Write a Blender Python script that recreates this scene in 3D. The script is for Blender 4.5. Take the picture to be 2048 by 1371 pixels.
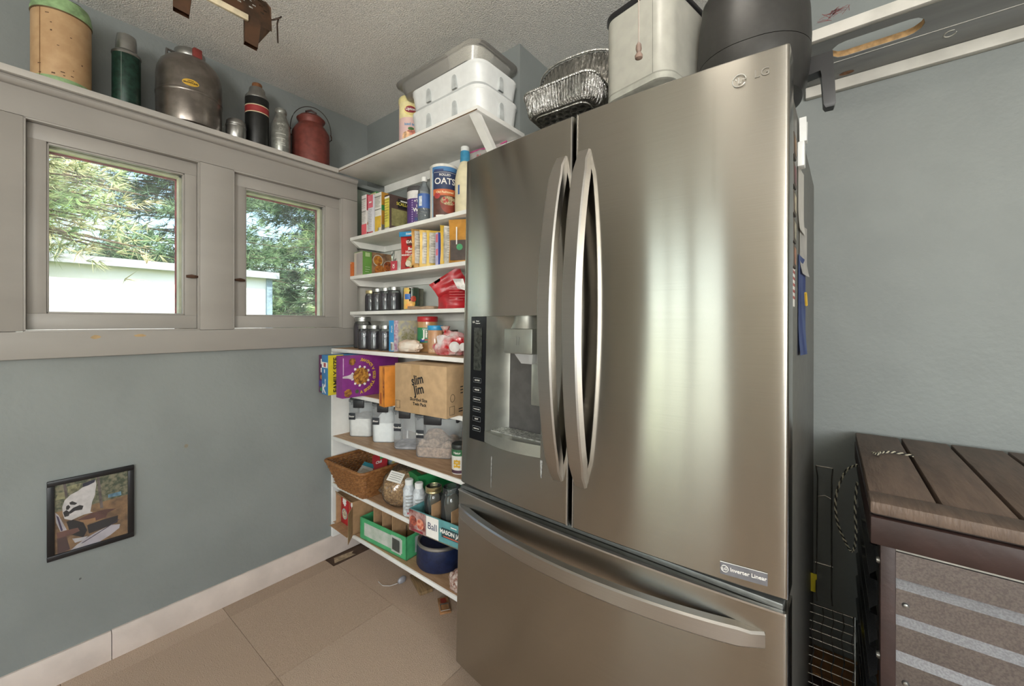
import bpy, bmesh, math, random
from mathutils import Vector, Matrix, noise
random.seed(7)
for o in list(bpy.data.objects): bpy.data.objects.remove(o, do_unlink=True)
SC = bpy.context.scene; COL = SC.collection; PI = math.pi; R = math.radians
# ------------------------------------------------------------------ camera, light, exposure
cam = bpy.data.cameras.new('camera'); camo = bpy.data.objects.new('camera', cam); COL.objects.link(camo)
cam.sensor_width = 36; cam.lens = 36*806.6/2048; cam.shift_y = -39.5/2048; cam.clip_start = .02
camo.location = (0, 0, 1.2); camo.rotation_euler = (PI/2, 0, R(38.255)); SC.camera = camo
SC.view_settings.view_transform = 'Standard'; SC.view_settings.look = 'None'
SC.view_settings.gamma = 1; SC.view_settings.use_curve_mapping = False
SC.view_settings.exposure = 0.72
W = bpy.data.worlds.new('sky'); SC.world = W; W.use_nodes = True
wn = W.node_tree.nodes; wl = W.node_tree.links
sky = wn.new('ShaderNodeTexSky'); sky.sky_type = 'NISHITA'; sky.sun_disc = False
sky.sun_elevation = R(52); sky.sun_rotation = R(60); sky.air_density = 1.2; sky.dust_density = 2
wl.new(sky.outputs[0], wn['Background'].inputs[0]); wn['Background'].inputs[1].default_value = .45
def light(name, kind, energy, loc, rot, size=None, color=(1,1,1)):
    l = bpy.data.lights.new(name, kind); l.energy = energy; l.color = color
    if kind == 'AREA': l.shape = 'RECTANGLE'; l.size, l.size_y = size
    if kind == 'SUN': l.angle = R(1)
    o = bpy.data.objects.new(name, l); COL.objects.link(o); o.location = loc; o.rotation_euler = rot
    return o
light('sun', 'SUN', 6.5, (6, 3, 8), (R(38), 0, R(115)), color=(1, .95, .86))
# daylight entering by the glazed door behind the camera, then two added fill lights
light('door_daylight', 'AREA', 7.5, (-.875, -2.48, 1.12), (R(104), 0, 0), (1.12, 1.9), (.94, 1, .88))
light('window_daylight', 'AREA', 20, (2.16, -.9, 1.5), (R(128), 0, R(90)), (1.5, 1.1), (1, .98, .95))  # added fill from the right, set at an unseen window opening
light('rear_window_daylight', 'AREA', 84, (1.38, -2.37, 1.45), (R(134), 0, 0), (1.2, 1.2), (1, .99, .96))  # added fill for the shelves, set where the refrigerator does not mirror it

# ------------------------------------------------------------------ helpers
def lin(h):
    h = h.lstrip('#'); v = [int(h[i:i+2], 16)/255 for i in (0, 2, 4)]
    return tuple(c/12.92 if c <= .04045 else ((c+.055)/1.055)**2.4 for c in v)
_M = {}
def M(hexc, rough=.55, metal=0, var=.08, scale=30, bump=0, bscale=200, name=None, hex2=None, stretch=None, alpha=1, spec=None, coat=0):
    key = (hexc, rough, metal, var, scale, bump, bscale, hex2, stretch, alpha, spec, coat)
    if key in _M: return _M[key]
    m = bpy.data.materials.new(name or 'paint_'+hexc.strip('#')); m.use_nodes = True
    n = m.node_tree.nodes; l = m.node_tree.links; b = n['Principled BSDF']
    c = lin(hexc); b.inputs['Roughness'].default_value = rough; b.inputs['Metallic'].default_value = metal
    b.inputs['Base Color'].default_value = (*c, 1); b.inputs['Coat Weight'].default_value = coat
    if spec is not None: b.inputs['Specular IOR Level'].default_value = spec
    if alpha < 1: b.inputs['Alpha'].default_value = alpha
    tc = n.new('ShaderNodeTexCoord'); mp = n.new('ShaderNodeMapping'); l.new(tc.outputs['Object'], mp.inputs[0])
    if stretch: mp.inputs['Scale'].default_value = stretch
    if var or hex2:
        t = n.new('ShaderNodeTexNoise'); t.inputs['Scale'].default_value = scale; t.inputs['Detail'].default_value = 4
        l.new(mp.outputs[0], t.inputs['Vector'])
        r = n.new('ShaderNodeValToRGB'); l.new(t.outputs['Fac'], r.inputs[0])
        d = lin(hex2) if hex2 else tuple(x*(1-var*2) for x in c)
        u = c if hex2 else tuple(min(1, x*(1+var)) for x in c)
        r.color_ramp.elements[0].position = .38; r.color_ramp.elements[1].position = .62
        r.color_ramp.elements[0].color = (*d, 1); r.color_ramp.elements[1].color = (*u, 1)
        l.new(r.outputs[0], b.inputs['Base Color'])
    if bump:
        t2 = n.new('ShaderNodeTexNoise'); t2.inputs['Scale'].default_value = bscale; t2.inputs['Detail'].default_value = 3
        l.new(mp.outputs[0], t2.inputs['Vector'])
        bp = n.new('ShaderNodeBump'); bp.inputs['Strength'].default_value = bump; bp.inputs['Distance'].default_value = .01
        l.new(t2.outputs['Fac'], bp.inputs['Height']); l.new(bp.outputs[0], b.inputs['Normal'])
    _M[key] = m; return m
def clear(name, tint, opac, rough=.05, haze='#ffffff', var=0):
    """thin clear glass or plastic: mostly see-through, some gloss, a little milky body"""
    m = bpy.data.materials.new(name); m.use_nodes = True; n = m.node_tree.nodes; l = m.node_tree.links
    n.remove(n['Principled BSDF']); out = n['Material Output']
    tr = n.new('ShaderNodeBsdfTransparent'); tr.inputs[0].default_value = (*lin(tint), 1)
    gl = n.new('ShaderNodeBsdfGlossy'); gl.inputs['Roughness'].default_value = rough
    df = n.new('ShaderNodeBsdfDiffuse'); df.inputs[0].default_value = (*lin(haze), 1)
    m1 = n.new('ShaderNodeMixShader'); m1.inputs[0].default_value = opac; l.new(tr.outputs[0], m1.inputs[1]); l.new(df.outputs[0], m1.inputs[2])
    if var:
        t = n.new('ShaderNodeTexNoise'); t.inputs['Scale'].default_value = 9; t.inputs['Detail'].default_value = 6
        tc = n.new('ShaderNodeTexCoord'); l.new(tc.outputs['Object'], t.inputs['Vector'])
        mm = n.new('ShaderNodeMath'); mm.operation = 'MULTIPLY_ADD'; mm.inputs[1].default_value = var; mm.inputs[2].default_value = opac-var*.45; mm.use_clamp = True
        l.new(t.outputs['Fac'], mm.inputs[0]); l.new(mm.outputs[0], m1.inputs[0])
    fr = n.new('ShaderNodeFresnel'); fr.inputs[0].default_value = 1.42
    m2 = n.new('ShaderNodeMixShader'); l.new(fr.outputs[0], m2.inputs[0]); l.new(m1.outputs[0], m2.inputs[1]); l.new(gl.outputs[0], m2.inputs[2])
    l.new(m2.outputs[0], out.inputs[0]); return m
def B(): return bmesh.new()
def ob(name, bm, mat, parent=None, loc=(0,0,0), rot=(0,0,0), sharp=38):
    me = bm if isinstance(bm, bpy.types.Mesh) else bpy.data.meshes.new(name)
    if not isinstance(bm, bpy.types.Mesh):
        bmesh.ops.recalc_face_normals(bm, faces=bm.faces)
        bm.to_mesh(me); bm.free()
        if len(me.polygons):
            me.polygons.foreach_set('use_smooth', [True]*len(me.polygons)); me.set_sharp_from_angle(angle=R(sharp))
    if mat is not None and not me.materials: me.materials.append(mat)
    o = bpy.data.objects.new(name, me); COL.objects.link(o)
    o.location = loc; o.rotation_euler = rot
    if parent is not None: o.parent = parent
    return o
def tag(o, label, cat, group=None):
    o['label'] = label; o['category'] = cat
    if group: o['group'] = group
    return o
def thing(name, label, cat, loc=(0,0,0), rot=0, group=None):
    o = bpy.data.objects.new(name, None); COL.objects.link(o); o.empty_display_size = .05
    o.location = loc; o.rotation_euler = rot if isinstance(rot, tuple) else (0, 0, rot)
    return tag(o, label, cat, group)
def struct(name, bm, mat, label=None):
    o = ob(name, bm, mat) if bm is not None else bpy.data.objects.new(name, None)
    if bm is None: COL.objects.link(o)
    o['kind'] = 'structure'
    if label: o['label'] = label
    return o
def copy_tree(src, loc, rot=None, label=None, group=None):
    r = src.copy(); COL.objects.link(r); r.location = loc
    if rot is not None: r.rotation_euler = (0, 0, rot)
    if label: r['label'] = label
    if group: r['group'] = group
    for ch in list(src.children):
        c = ch.copy(); COL.objects.link(c); c.parent = r
        for g in list(ch.children):
            d = g.copy(); COL.objects.link(d); d.parent = c
    return r
def bx(bm, x0, x1, y0, y1, z0, z1, bev=0, seg=2):
    r = bmesh.ops.create_cube(bm, size=1); vs = r['verts']
    for v in vs: v.co = Vector(((x0+x1)/2+v.co.x*(x1-x0), (y0+y1)/2+v.co.y*(y1-y0), (z0+z1)/2+v.co.z*(z1-z0)))
    if bev:
        es = list({e for v in vs for e in v.link_edges})
        bmesh.ops.bevel(bm, geom=es, offset=bev, segments=seg, affect='EDGES', profile=.5)
    return bm
def box(*a, **k): return bx(B(), *a, **k)
def loft(bm, rings, cap0=True, cap1=True, closed=True):
    vr = [[bm.verts.new(p) for p in r] for r in rings]; n = len(rings[0])
    for a, b in zip(vr, vr[1:]):
        for i in range(n if closed else n-1):
            j = (i+1) % n
            try: bm.faces.new((a[i], a[j], b[j], b[i]))
            except ValueError: pass
    if cap0 and closed: bm.faces.new(vr[0][::-1])
    if cap1 and closed: bm.faces.new(vr[-1])
    return bm
def lathe(prof, n=28, cx=0, cy=0, bm=None, a0=0, a1=2*PI, cap=True):
    bm = bm or B(); full = abs(a1-a0-2*PI) < 1e-6
    rings = []
    for r, z in prof:
        m = n if full else n+1
        rings.append([(cx+max(r, 1e-4)*math.cos(a0+(a1-a0)*i/n), cy+max(r, 1e-4)*math.sin(a0+(a1-a0)*i/n), z) for i in range(m)])
    return loft(bm, rings, cap and full, cap and full, full)
def rr(w, d, r, z, n=5, cx=0, cy=0):
    r = min(r, w/2-1e-4, d/2-1e-4); pts = []
    for sx, sy, a in ((1,1,0), (-1,1,90), (-1,-1,180), (1,-1,270)):
        for i in range(n+1):
            t = R(a+90*i/n); pts.append((cx+sx*(w/2-r)+r*math.cos(t), cy+sy*(d/2-r)+r*math.sin(t), z))
    return pts
def rtub(prof, n=5, bm=None):          # profile of (w, d, radius, z)
    return loft(bm or B(), [rr(w, d, r, z, n) for w, d, r, z in prof])
def tube(pts, r, n=6, bm=None, closed=False):
    bm = bm or B(); pts = [Vector(p) for p in pts]; rings = []; N = len(pts)
    for i, p in enumerate(pts):
        a = pts[(i-1) % N] if (closed or i) else p; b = pts[(i+1) % N] if (closed or i < N-1) else p
        t = (b-a).normalized(); up = Vector((0,0,1)) if abs(t.z) < .9 else Vector((1,0,0))
        s = t.cross(up).normalized(); u = s.cross(t); rad = r[i] if isinstance(r, (list, tuple)) else r
        rings.append([p+s*rad*math.cos(2*PI*k/n)+u*rad*math.sin(2*PI*k/n) for k in range(n)])
    if closed: rings.append(rings[0]); return loft(bm, rings, False, False)
    return loft(bm, rings)
def prism(poly, y0, y1, bm=None, axis='y'):
    f = {'y': lambda a, b, t: (a, t, b), 'z': lambda a, b, t: (a, b, t), 'x': lambda a, b, t: (t, a, b)}[axis]
    return loft(bm or B(), [[f(a, b, y0) for a, b in poly], [f(a, b, y1) for a, b in poly]])
def quad(bm, pts): bm.faces.new([bm.verts.new(p) for p in pts]); return bm
def txtmesh(s, size, bold=0):
    c = bpy.data.curves.new('lettering', 'FONT'); c.body = s; c.size = size; c.align_x = 'CENTER'; c.align_y = 'CENTER'
    c.offset = bold*size; c.resolution_u = 3; c.extrude = .0002
    o = bpy.data.objects.new('lettering', c); me = bpy.data.meshes.new_from_object(o); bpy.data.objects.remove(o); bpy.data.curves.remove(c)
    return me
EPS = .0006
def face_xf(face, w, d, h):
    if face == 'F': return lambda u, v, e=EPS: (-w/2+u*w, -d/2-e, v*h)
    if face == 'R': return lambda u, v, e=EPS: (w/2+e, -d/2+u*d, v*h)
    if face == 'L': return lambda u, v, e=EPS: (-w/2-e, d/2-u*d, v*h)
    return lambda u, v, e=EPS: (-w/2+u*w, -d/2+v*d, h+e)
FROT = {'F': (PI/2, 0, 0), 'R': (PI/2, 0, PI/2), 'L': (PI/2, 0, -PI/2), 'T': (0, 0, 0)}
def decals(t, dims, items):
    """flat print on a box: ('p',face,u0,u1,v0,v1,mat) panel, ('d',face,u,v,radius,mat) disc, ('t',face,u,v,size,string,mat,turn,bold) letters"""
    w, d, h = dims
    for k, it in enumerate(items):
        e = EPS*(1+.5*k); xf = face_xf(it[1], w, d, h)
        if it[0] == 'p':
            _, _, u0, u1, v0, v1, m = it
            ob('printed_panel', quad(B(), [xf(u0, v0, e), xf(u1, v0, e), xf(u1, v1, e), xf(u0, v1, e)]), m, t)
        elif it[0] == 'd':
            _, f, u, v, r, m = it[:6]; q = it[6] if len(it) > 6 else 0
            c = Vector(xf(u, v, e)); ax = {'F': (Vector((1,0,0)), Vector((0,0,1))), 'R': (Vector((0,1,0)), Vector((0,0,1))), 'L': (Vector((0,-1,0)), Vector((0,0,1))), 'T': (Vector((1,0,0)), Vector((0,1,0)))}[f]
            pts = []
            for i in range(28):
                rad = r*(1+(q*(random.random()-.5))); pts.append(c+ax[0]*rad*math.cos(i*2*PI/28)+ax[1]*rad*math.sin(i*2*PI/28))
            ob('printed_picture', quad(B(), pts), m, t)
        elif it[0] == 't':
            _, f, u, v, size, s, m = it[:7]; turn = it[7] if len(it) > 7 else 0; bold = it[8] if len(it) > 8 else .02
            o = ob('lettering', txtmesh(s, size, bold), m, t, xf(u, v, e))
            o.rotation_euler = (Matrix.Rotation(0, 3, 'X') @ __import__('mathutils').Euler(FROT[f]).to_matrix() @ Matrix.Rotation(R(turn), 3, 'Z')).to_euler()
def carton(name, label, cat, loc, dims, rz, mat, items=(), group=None, bev=.0008, flaps=True):
    t = thing(name, label, cat, loc, rz, group); w, d, h = dims
    ob('body', box(-w/2, w/2, -d/2, d/2, 0, h, bev=bev), mat, t)
    decals(t, dims, items); return t
def ctext(s, size, mat, parent, r, z, az, bold=.02, name='lettering'):
    me = txtmesh(s, size, bold)
    for v in me.vertices:
        a = az+v.co.x/r; rad = r+.0005+v.co.z; zz = z+v.co.y; v.co = (rad*math.cos(a), rad*math.sin(a), zz)
    return ob(name, me, mat, parent)
def cpanel(r, z0, z1, a0, a1, mat, parent, name='printed_panel', n=14):
    return ob(name, lathe([(r, z0), (r, z1)], n, a0=a0, a1=a1, cap=False), mat, parent)
def cdisc(r, z, az, rad, mat, parent, n=24, squash=1, name='printed_picture'):
    bm = B(); c = bm.verts.new((r*math.cos(az), r*math.sin(az), z)); ring = []
    for k in range(1, 4):
        row = []
        for i in range(n):
            a = az+rad*k/3*math.cos(2*PI*i/n)/r; row.append(bm.verts.new((r*math.cos(a), r*math.sin(a), z+squash*rad*k/3*math.sin(2*PI*i/n))))
        ring.append(row)
    for i in range(n):
        j = (i+1) % n; bm.faces.new((c, ring[0][i], ring[0][j]))
        for a, b in zip(ring, ring[1:]): bm.faces.new((a[i], b[i], b[j], a[j]))
    return ob(name, bm, mat, parent)
def faceaz(x, y): return math.atan2(-y, -x)
def pouch_mesh(w, h, t, lean=0, wob=.004, seed=0, nx=10, nz=12, fold=None):
    bm = B(); g = {}
    for s in (0, 1):
        for i in range(nx+1):
            for j in range(nz+1):
                u = i/nx; v = j/nz
                th = t/2*(1-abs(2*u-1)**3)*(1-v**3)*(.75+.25*math.cos(v*3))+.0008
                y = (-1 if s == 0 else 1)*th+wob*noise.noise(Vector((u*4+seed, v*4, s*.2)))*(1-.3*v)+lean*v*h
                x = (u-.5)*w*(1-.05*math.sin(v*PI)); z = v*h
                if fold and v > fold[0]:
                    q = (v-fold[0])*h; z = fold[0]*h+q*math.cos(fold[1]); y -= q*math.sin(fold[1])
                g[s, i, j] = bm.verts.new((x, y, z))
    for s in (0, 1):
        for i in range(nx):
            for j in range(nz):
                f = (g[s,i,j], g[s,i+1,j], g[s,i+1,j+1], g[s,i,j+1]); bm.faces.new(f if s == 0 else f[::-1])
    bmesh.ops.remove_doubles(bm, verts=bm.verts, dist=.0022); return bm
def lump(rx, ry, rz, amp, seed=0, sub=4, sc=3.0, flat=True):
    bm = B(); bmesh.ops.create_icosphere(bm, subdivisions=sub, radius=1)
    for v in bm.verts:
        k = 1+amp*noise.fractal(v.co*sc+Vector((seed, 0, 0)), 1, 2, 4)
        p = Vector((v.co.x*rx*k, v.co.y*ry*k, v.co.z*rz*k))
        if flat and p.z < -rz*.75: p.z = -rz*.75
        v.co = p
    return bm
# ------------------------------------------------------------------ shared materials
blue_wall = M('#858a88', .6, var=.035, scale=3, bump=.12, bscale=60, name='blue_grey_wall_paint')
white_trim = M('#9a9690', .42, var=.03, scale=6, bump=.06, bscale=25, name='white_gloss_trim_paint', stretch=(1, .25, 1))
shelf_white = M('#e9e8e3', .45, var=.04, scale=8, bump=.05, bscale=40, name='white_shelf_paint')
shelf_wood = M('#bd9a77', .5, var=.12, scale=14, name='worn_shelf_top', hex2='#a98663', stretch=(1, 5, 1))
black_plastic = M('#1b1b1d', .35, var=0, name='black_plastic')
kraft = M('#a98763', .75, var=.06, scale=40, name='kraft_cardboard')
white_pl = M('#e2e3e0', .35, var=.02, name='white_plastic')
ink = M('#1e1e1e', .6, var=0, name='black_ink'); paper = M('#e9e6df', .6, var=.02, name='white_paper')
def steel_mat(name, hexc, rough, an, tangent=(0,0,1)):
    m = bpy.data.materials.new(name); m.use_nodes = True; n = m.node_tree.nodes; l = m.node_tree.links; b = n['Principled BSDF']
    b.inputs['Metallic'].default_value = 1; b.inputs['Anisotropic'].default_value = an
    tc = n.new('ShaderNodeTexCoord'); mp = n.new('ShaderNodeMapping'); mp.inputs['Scale'].default_value = (2, 2, 600); l.new(tc.outputs['Object'], mp.inputs[0])
    t = n.new('ShaderNodeTexNoise'); t.inputs['Scale'].default_value = 3; t.inputs['Detail'].default_value = 5; l.new(mp.outputs[0], t.inputs['Vector'])
    r = n.new('ShaderNodeValToRGB'); c = lin(hexc)
    r.color_ramp.elements[0].color = (*[x*.86 for x in c], 1); r.color_ramp.elements[1].color = (*[min(1, x*1.08) for x in c], 1)
    l.new(t.outputs['Fac'], r.inputs[0]); l.new(r.outputs[0], b.inputs['Base Color'])
    t2 = n.new('ShaderNodeTexNoise'); t2.inputs['Scale'].default_value = 5; t2.inputs['Detail'].default_value = 4; l.new(tc.outputs['Object'], t2.inputs['Vector'])
    ma = n.new('ShaderNodeMapRange'); ma.inputs[3].default_value = rough*.8; ma.inputs[4].default_value = rough*1.2; l.new(t2.outputs['Fac'], ma.inputs[0]); l.new(ma.outputs[0], b.inputs['Roughness'])
    cv = n.new('ShaderNodeCombineXYZ'); [setattr(cv.inputs[i], 'default_value', tangent[i]) for i in range(3)]; l.new(cv.outputs[0], b.inputs['Tangent'])
    return m
steel = steel_mat('brushed_stainless', '#aba79f', .2, .975)
steel_h = steel_mat('satin_handle_steel', '#b7b4af', .3, .6)
galv = M('#a9adb6', .22, 1, var=.14, scale=300, hex2='#9497a0', name='galvanised_spangle')
tin = M('#a9a9a6', .32, .95, var=.08, scale=20, name='bright_tin')

# ------------------------------------------------------------------ room shell
f = struct('floor', box(-2.3, 2.35, -2.55, 2.0, -.12, -.006), M('#5c4535', .8, var=.15, scale=12, name='old_subfloor'))
def carpet(h1, h2, sx):
    m = M(h1, .95, var=.1, scale=420, bump=.6, bscale=420, hex2=h2, name='ribbed_carpet', stretch=(sx, 1/sx, 1)); return m
cps = [carpet('#cdb59f', '#b29a84', 1.6), carpet('#c2ab95', '#a7907b', .62), carpet('#d2bba5', '#b7a08b', 1.5)]
T = .457; k = 0
for i in range(-1, 9):
    for j in range(-6, 4):
        x0, x1 = -1.925+(i)*T, -1.925+(i+1)*T; y0, y1 = .58+j*T, .58+(j+1)*T
        x0 = max(x0, -2.016); x1 = min(x1, 2.2); y0 = max(y0, -2.4); y1 = min(y1, 1.84)
        if x1-x0 < .02 or y1-y0 < .02: continue
        if y1 > 1.37 and x1 < -1.0: y1 = 1.37
        if y1-y0 < .02: continue
        if i == -1 and y0 > .5 and y0 < 1.0: y1 = 1.02
        if i == -1 and y0 > 1.0: continue
        g = .0008
        ob('carpet_tile', box(x0+g, x1-g, y0+g, y1-g, -.006, random.uniform(-.0005, .0008)), cps[(i*2+j*3+(i*j)) % 3], f)
patch = B(); quad(patch, [(-2.0, 1.06, -.0052), (-1.955, 1.04, -.0052), (-1.945, 1.15, -.0052), (-1.97, 1.14, -.0052), (-1.985, 1.16, -.0052)])
ob('bare_glue_patch', patch, M('#b39d80', .8, var=.15, scale=60), f)

ceil_m = M('#f8f5ee', .95, var=.06, scale=160, bump=1.0, bscale=190, name='popcorn_ceiling'); 
ceil_m.node_tree.nodes['Bump'].inputs['Distance'].default_value = .011
struct('ceiling', box(-2.35, 2.35, -2.55, 2.0, 2.395, 2.52), ceil_m)
wl_ = B()
for a in ((-2.10, -2.03, -2.5, .03, 0, 1.975), (-2.10, -2.03, .03, 1.13, 0, 1.16), (-2.10, -2.03, .03, 1.13, 1.87, 1.975), (-2.10, -2.03, .51, .61, 1.16, 1.87),
          (-2.10, -2.03, 1.13, 1.197, 0, 1.975), (-2.10, -2.03, 1.197, 1.4, 0, 1.05), (-2.24, -2.15, 1.14, 1.4, 1.05, 1.975), (-2.15, -2.10, 1.14, 1.19, 1.05, 1.975), (-2.24, -2.05, -2.5, 1.4, 1.955, 1.974), (-2.3, -2.2, -2.5, 1.4, 1.975, 2.395)): bx(wl_, *a)
struct('wall_left', wl_, blue_wall)
struct('wall_back_shelves', bx(box(-2.3, -1.041, 1.375, 1.46, 0, 2.395), -1.13, -1.041, 1.4605, 1.95, 0, 2.395), blue_wall)
struct('wall_back', box(-1.06, 2.3, 1.85, 1.95, 0, 2.395), blue_wall)
wr = B()
for a in ((2.2, 2.3, -2.5, 1.95, 0, .95), (2.2, 2.3, -2.5, 1.95, 2.1, 2.395), (2.2, 2.3, -2.5, -1.7, .95, 2.1), (2.2, 2.3, -.1, 1.95, .95, 2.1)): bx(wr, *a)
struct('wall_right', wr, blue_wall)
wr = B()
for a in ((-2.3, -1.45, -2.5, -2.4, 0, 2.395), (-.3, .78, -2.5, -2.4, 0, 2.395), (1.98, 2.3, -2.5, -2.4, 0, 2.395), (.78, 1.98, -2.5, -2.4, 0, .85), (.78, 1.98, -2.5, -2.4, 2.05, 2.395), (-1.45, -.3, -2.5, -2.4, 2.12, 2.395), (-1.45, -.3, -2.5, -2.4, 0, .12)): bx(wr, *a)
struct('wall_rear', wr, M('#dcd7cb', .6, var=.03, scale=3, name='cream_wall_paint'))
dd = struct('door_1', None, None, 'glazed door behind the camera')
for nm, a in (('door_stile', (-1.45, -1.36, .12, 2.12)), ('door_stile', (-.39, -.3, .12, 2.12)), ('door_muntin', (-1.10, -1.07, .12, 2.12)), ('door_muntin', (-.82, -.74, .12, 2.12)), ('door_rail', (-1.36, -.39, .12, .3)), ('door_rail', (-1.36, -.39, 2.02, 2.12))):
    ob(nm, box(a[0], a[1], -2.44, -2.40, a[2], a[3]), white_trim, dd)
# nail, scrape and crayon marks that sit on the paint
def mark(parent_name, pts, mat): ob('paint_chip', quad(B(), pts), mat, bpy.data.objects[parent_name])
def blob(c, ry, rz, n=11, x=0, axis='x'):
    out = []
    for i in range(n):
        a = 2*PI*i/n; q = 1+.35*(random.random()-.5)
        out.append((x, c[0]+ry*q*math.cos(a), c[1]+rz*q*math.sin(a)) if axis == 'x' else (c[0]+ry*q*math.cos(a), x, c[1]+rz*q*math.sin(a)))
    return out
mark('wall_left', blob((.462, .708), .006, .008, x=-2.0292), M('#8c8474', .8))
mark('wall_left', blob((.17, .32), .003, .004, x=-2.0292), M('#5b5b5b', .8))
scr = B(); random.seed(3)
for i in range(26):
    x = .015+random.gauss(0, .018); z = 2.31+.3*(x-.015)+random.gauss(0, .006); a = .3+random.gauss(0, .5); L = random.uniform(.006, .02); w = .0011
    dx, dz = math.cos(a)*L, math.sin(a)*L
    quad(scr, [(x-dx, 1.849, z-dz), (x+dx, 1.849, z+dz), (x+dx-w*dz/L, 1.849, z+dz+w), (x-dx-w*dz/L, 1.849, z-dz+w)])
ob('crayon_scribble', scr, M('#8e4a4c', .7, var=.2), bpy.data.objects['wall_back'])
bb = struct('baseboard_left', None, None)
bxb = B(); prism([(-2.03, 0), (-2.012, 0), (-2.014, .088), (-2.022, .098), (-2.03, .098)], -2.4, .245, bxb); ob('baseboard_board', bxb, M('#cfc2b8', .5, var=.05, scale=9, bump=.1, bscale=30, name='scuffed_baseboard'), bb)
bxb = B(); prism([(-2.03, 0), (-2.012, 0), (-2.014, .09), (-2.022, .1), (-2.03, .1)], .247, 1.37, bxb); ob('baseboard_board', bxb, M('#cfc2b8', .5, var=.05, scale=9, bump=.1, bscale=30, name='scuffed_baseboard'), bb)
# --- window wall trim: separate boards around the two sashes
tr = struct('trim_1', None, None, 'white boards framing the two small windows')
for a in ((-2.03, -2.01, -1.6, 1.197, 1.858, 1.968), (-2.03, -2.01, -1.6, .045, 1.1735, 1.857), (-2.03, -2.01, .502, .618, 1.1735, 1.857), (-2.03, -2.01, 1.113, 1.197, 1.1735, 1.857), (-2.03, -2.006, -1.6, 1.197, 1.085, 1.1725)):
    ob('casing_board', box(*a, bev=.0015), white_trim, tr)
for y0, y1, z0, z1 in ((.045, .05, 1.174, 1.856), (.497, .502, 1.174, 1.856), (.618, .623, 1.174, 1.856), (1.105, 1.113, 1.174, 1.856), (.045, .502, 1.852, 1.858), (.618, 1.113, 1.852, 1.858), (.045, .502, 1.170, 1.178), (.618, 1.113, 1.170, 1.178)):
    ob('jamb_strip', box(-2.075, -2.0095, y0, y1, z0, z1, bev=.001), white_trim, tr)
chip = M('#a98f68', .7, var=.1)
for c, ry, rz in (((.205, 1.152), .012, .007), ((.32, 1.155), .017, .005)): ob('paint_chip', quad(B(), blob(c, ry, rz, x=-2.0054)), chip, tr)
mold = B(); prism([(-2.03, 1.946), (-2.004, 1.946), (-1.998, 1.949), (-1.993, 1.955), (-1.991, 1.962), (-1.994, 1.969), (-2.0, 1.9735), (-2.03, 1.9735)], -1.6, 1.19, mold)
ob('cove_molding', mold, white_trim, tr)
tan = M('#e9dcc0', .6, var=.08, scale=20); red = M('#a03038', .6, var=.2)
glass = clear('window_pane_glass', '#f2f6f4', .05, .03, '#dfe6ea', var=.12)
def window(n, y0, y1, gy0, gy1, ly):
    w = struct('window_%d' % n, None, None); z0, z1, g0, g1 = 1.179, 1.851, 1.232, 1.80
    sx0, sx1 = -2.066, -2.032
    for nm, a in (('sash_rail', (y0+.006, y1-.006, z0, g0)), ('sash_rail', (y0+.006, y1-.006, g1, z1)), ('sash_stile', (y0+.006, gy0, g0, g1)), ('sash_stile', (gy1, y1-.006, g0, g1))):
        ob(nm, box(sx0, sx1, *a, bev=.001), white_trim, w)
    b = B()
    for a in ((gy0, gy1, g0, g0+.007), (gy0, gy1, g1-.007, g1), (gy0, gy0+.006, g0, g1), (gy1-.006, gy1, g0, g1)): bx(b, -2.056, -2.036, *a, bev=.002)
    ob('glazing_bead', b, white_trim, w)
    b = B()
    for a in ((gy0-.02, gy1+.02, g1-.012, g1+.06), (gy1-.012, gy1+.05, g0-.06, g1)): bx(b, -2.1, -2.068, *a)
    ob('exterior_stop', b, tan, w)
    b = B(); bx(b, -2.11, -2.1, gy1-.016, gy1+.04, g0-.06, g1); bx(b, -2.11, -2.1, gy0-.02, gy1+.02, g1-.018, g1+.06)
    ob('exterior_casing', b, red, w)
    ob('pane', box(-2.062, -2.058, gy0, gy1, g0, g1), glass, w)
    ob('latch', tube([(-2.024, ly-.018*(1 if n == 1 else -1), 1.388), (-2.02, ly, 1.389), (-2.016, ly+.022*(1 if n == 1 else -1), 1.388)], [.005, .008, .004], 8), M('#5a4438', .45, .7, var=.2, name='old_bronze'), w)
window(1, .045, .502, .094, .458, .478); window(2, .618, 1.113, .671, 1.032, .648)
# wooden ledge over the windows
lg = thing('ledge_shelf', 'long white wooden ledge above the windows carrying old jugs and flasks', 'shelf', (0, 0, 0))
ob('ledge_board', box(-2.2, -1.985, -1.6, 1.078, 1.974, 1.996, bev=.002), M('#b9b5ae', .5, var=.05, scale=10, stretch=(1, .2, 1), name='grey_white_ledge_paint'), lg)

# ------------------------------------------------------------------ pantry shelving
sh = thing('pantry_shelving', 'white built-in pantry shelves between the windows and the refrigerator', 'shelves', (0, 0, 0))
XR = -1.046
def board(x0, x1, y0, y1, ztop, wood, th=.018):
    ob('shelf_board', box(x0, x1, y0, y1, ztop-th, ztop-.0008, bev=.0015), shelf_white, sh)
    if wood: ob('shelf_liner', box(x0+.004, x1-.002, y0+.006, y1-.002, ztop-.0008, ztop), shelf_wood, sh)
board(-2.0, -1.012, 1.08, 1.37, 2.0, False, .02)
for z in (1.655, 1.45, 1.262): board(-2.004 if z > 1.3 else -2.004, XR, 1.15, 1.372, z, False)
for z in (1.072, .857, .62, .38, .178): board(-2.018, XR, 1.055, 1.372, z, True)
ob('side_panel', box(-2.0285, -2.012, 1.06, 1.372, .1, 1.052), shelf_white, sh)
ob('side_panel', box(-2.062, -2.05, 1.198, 1.366, 1.075, 1.63), M('#c4c0b8', .45, var=.04), sh)
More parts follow.
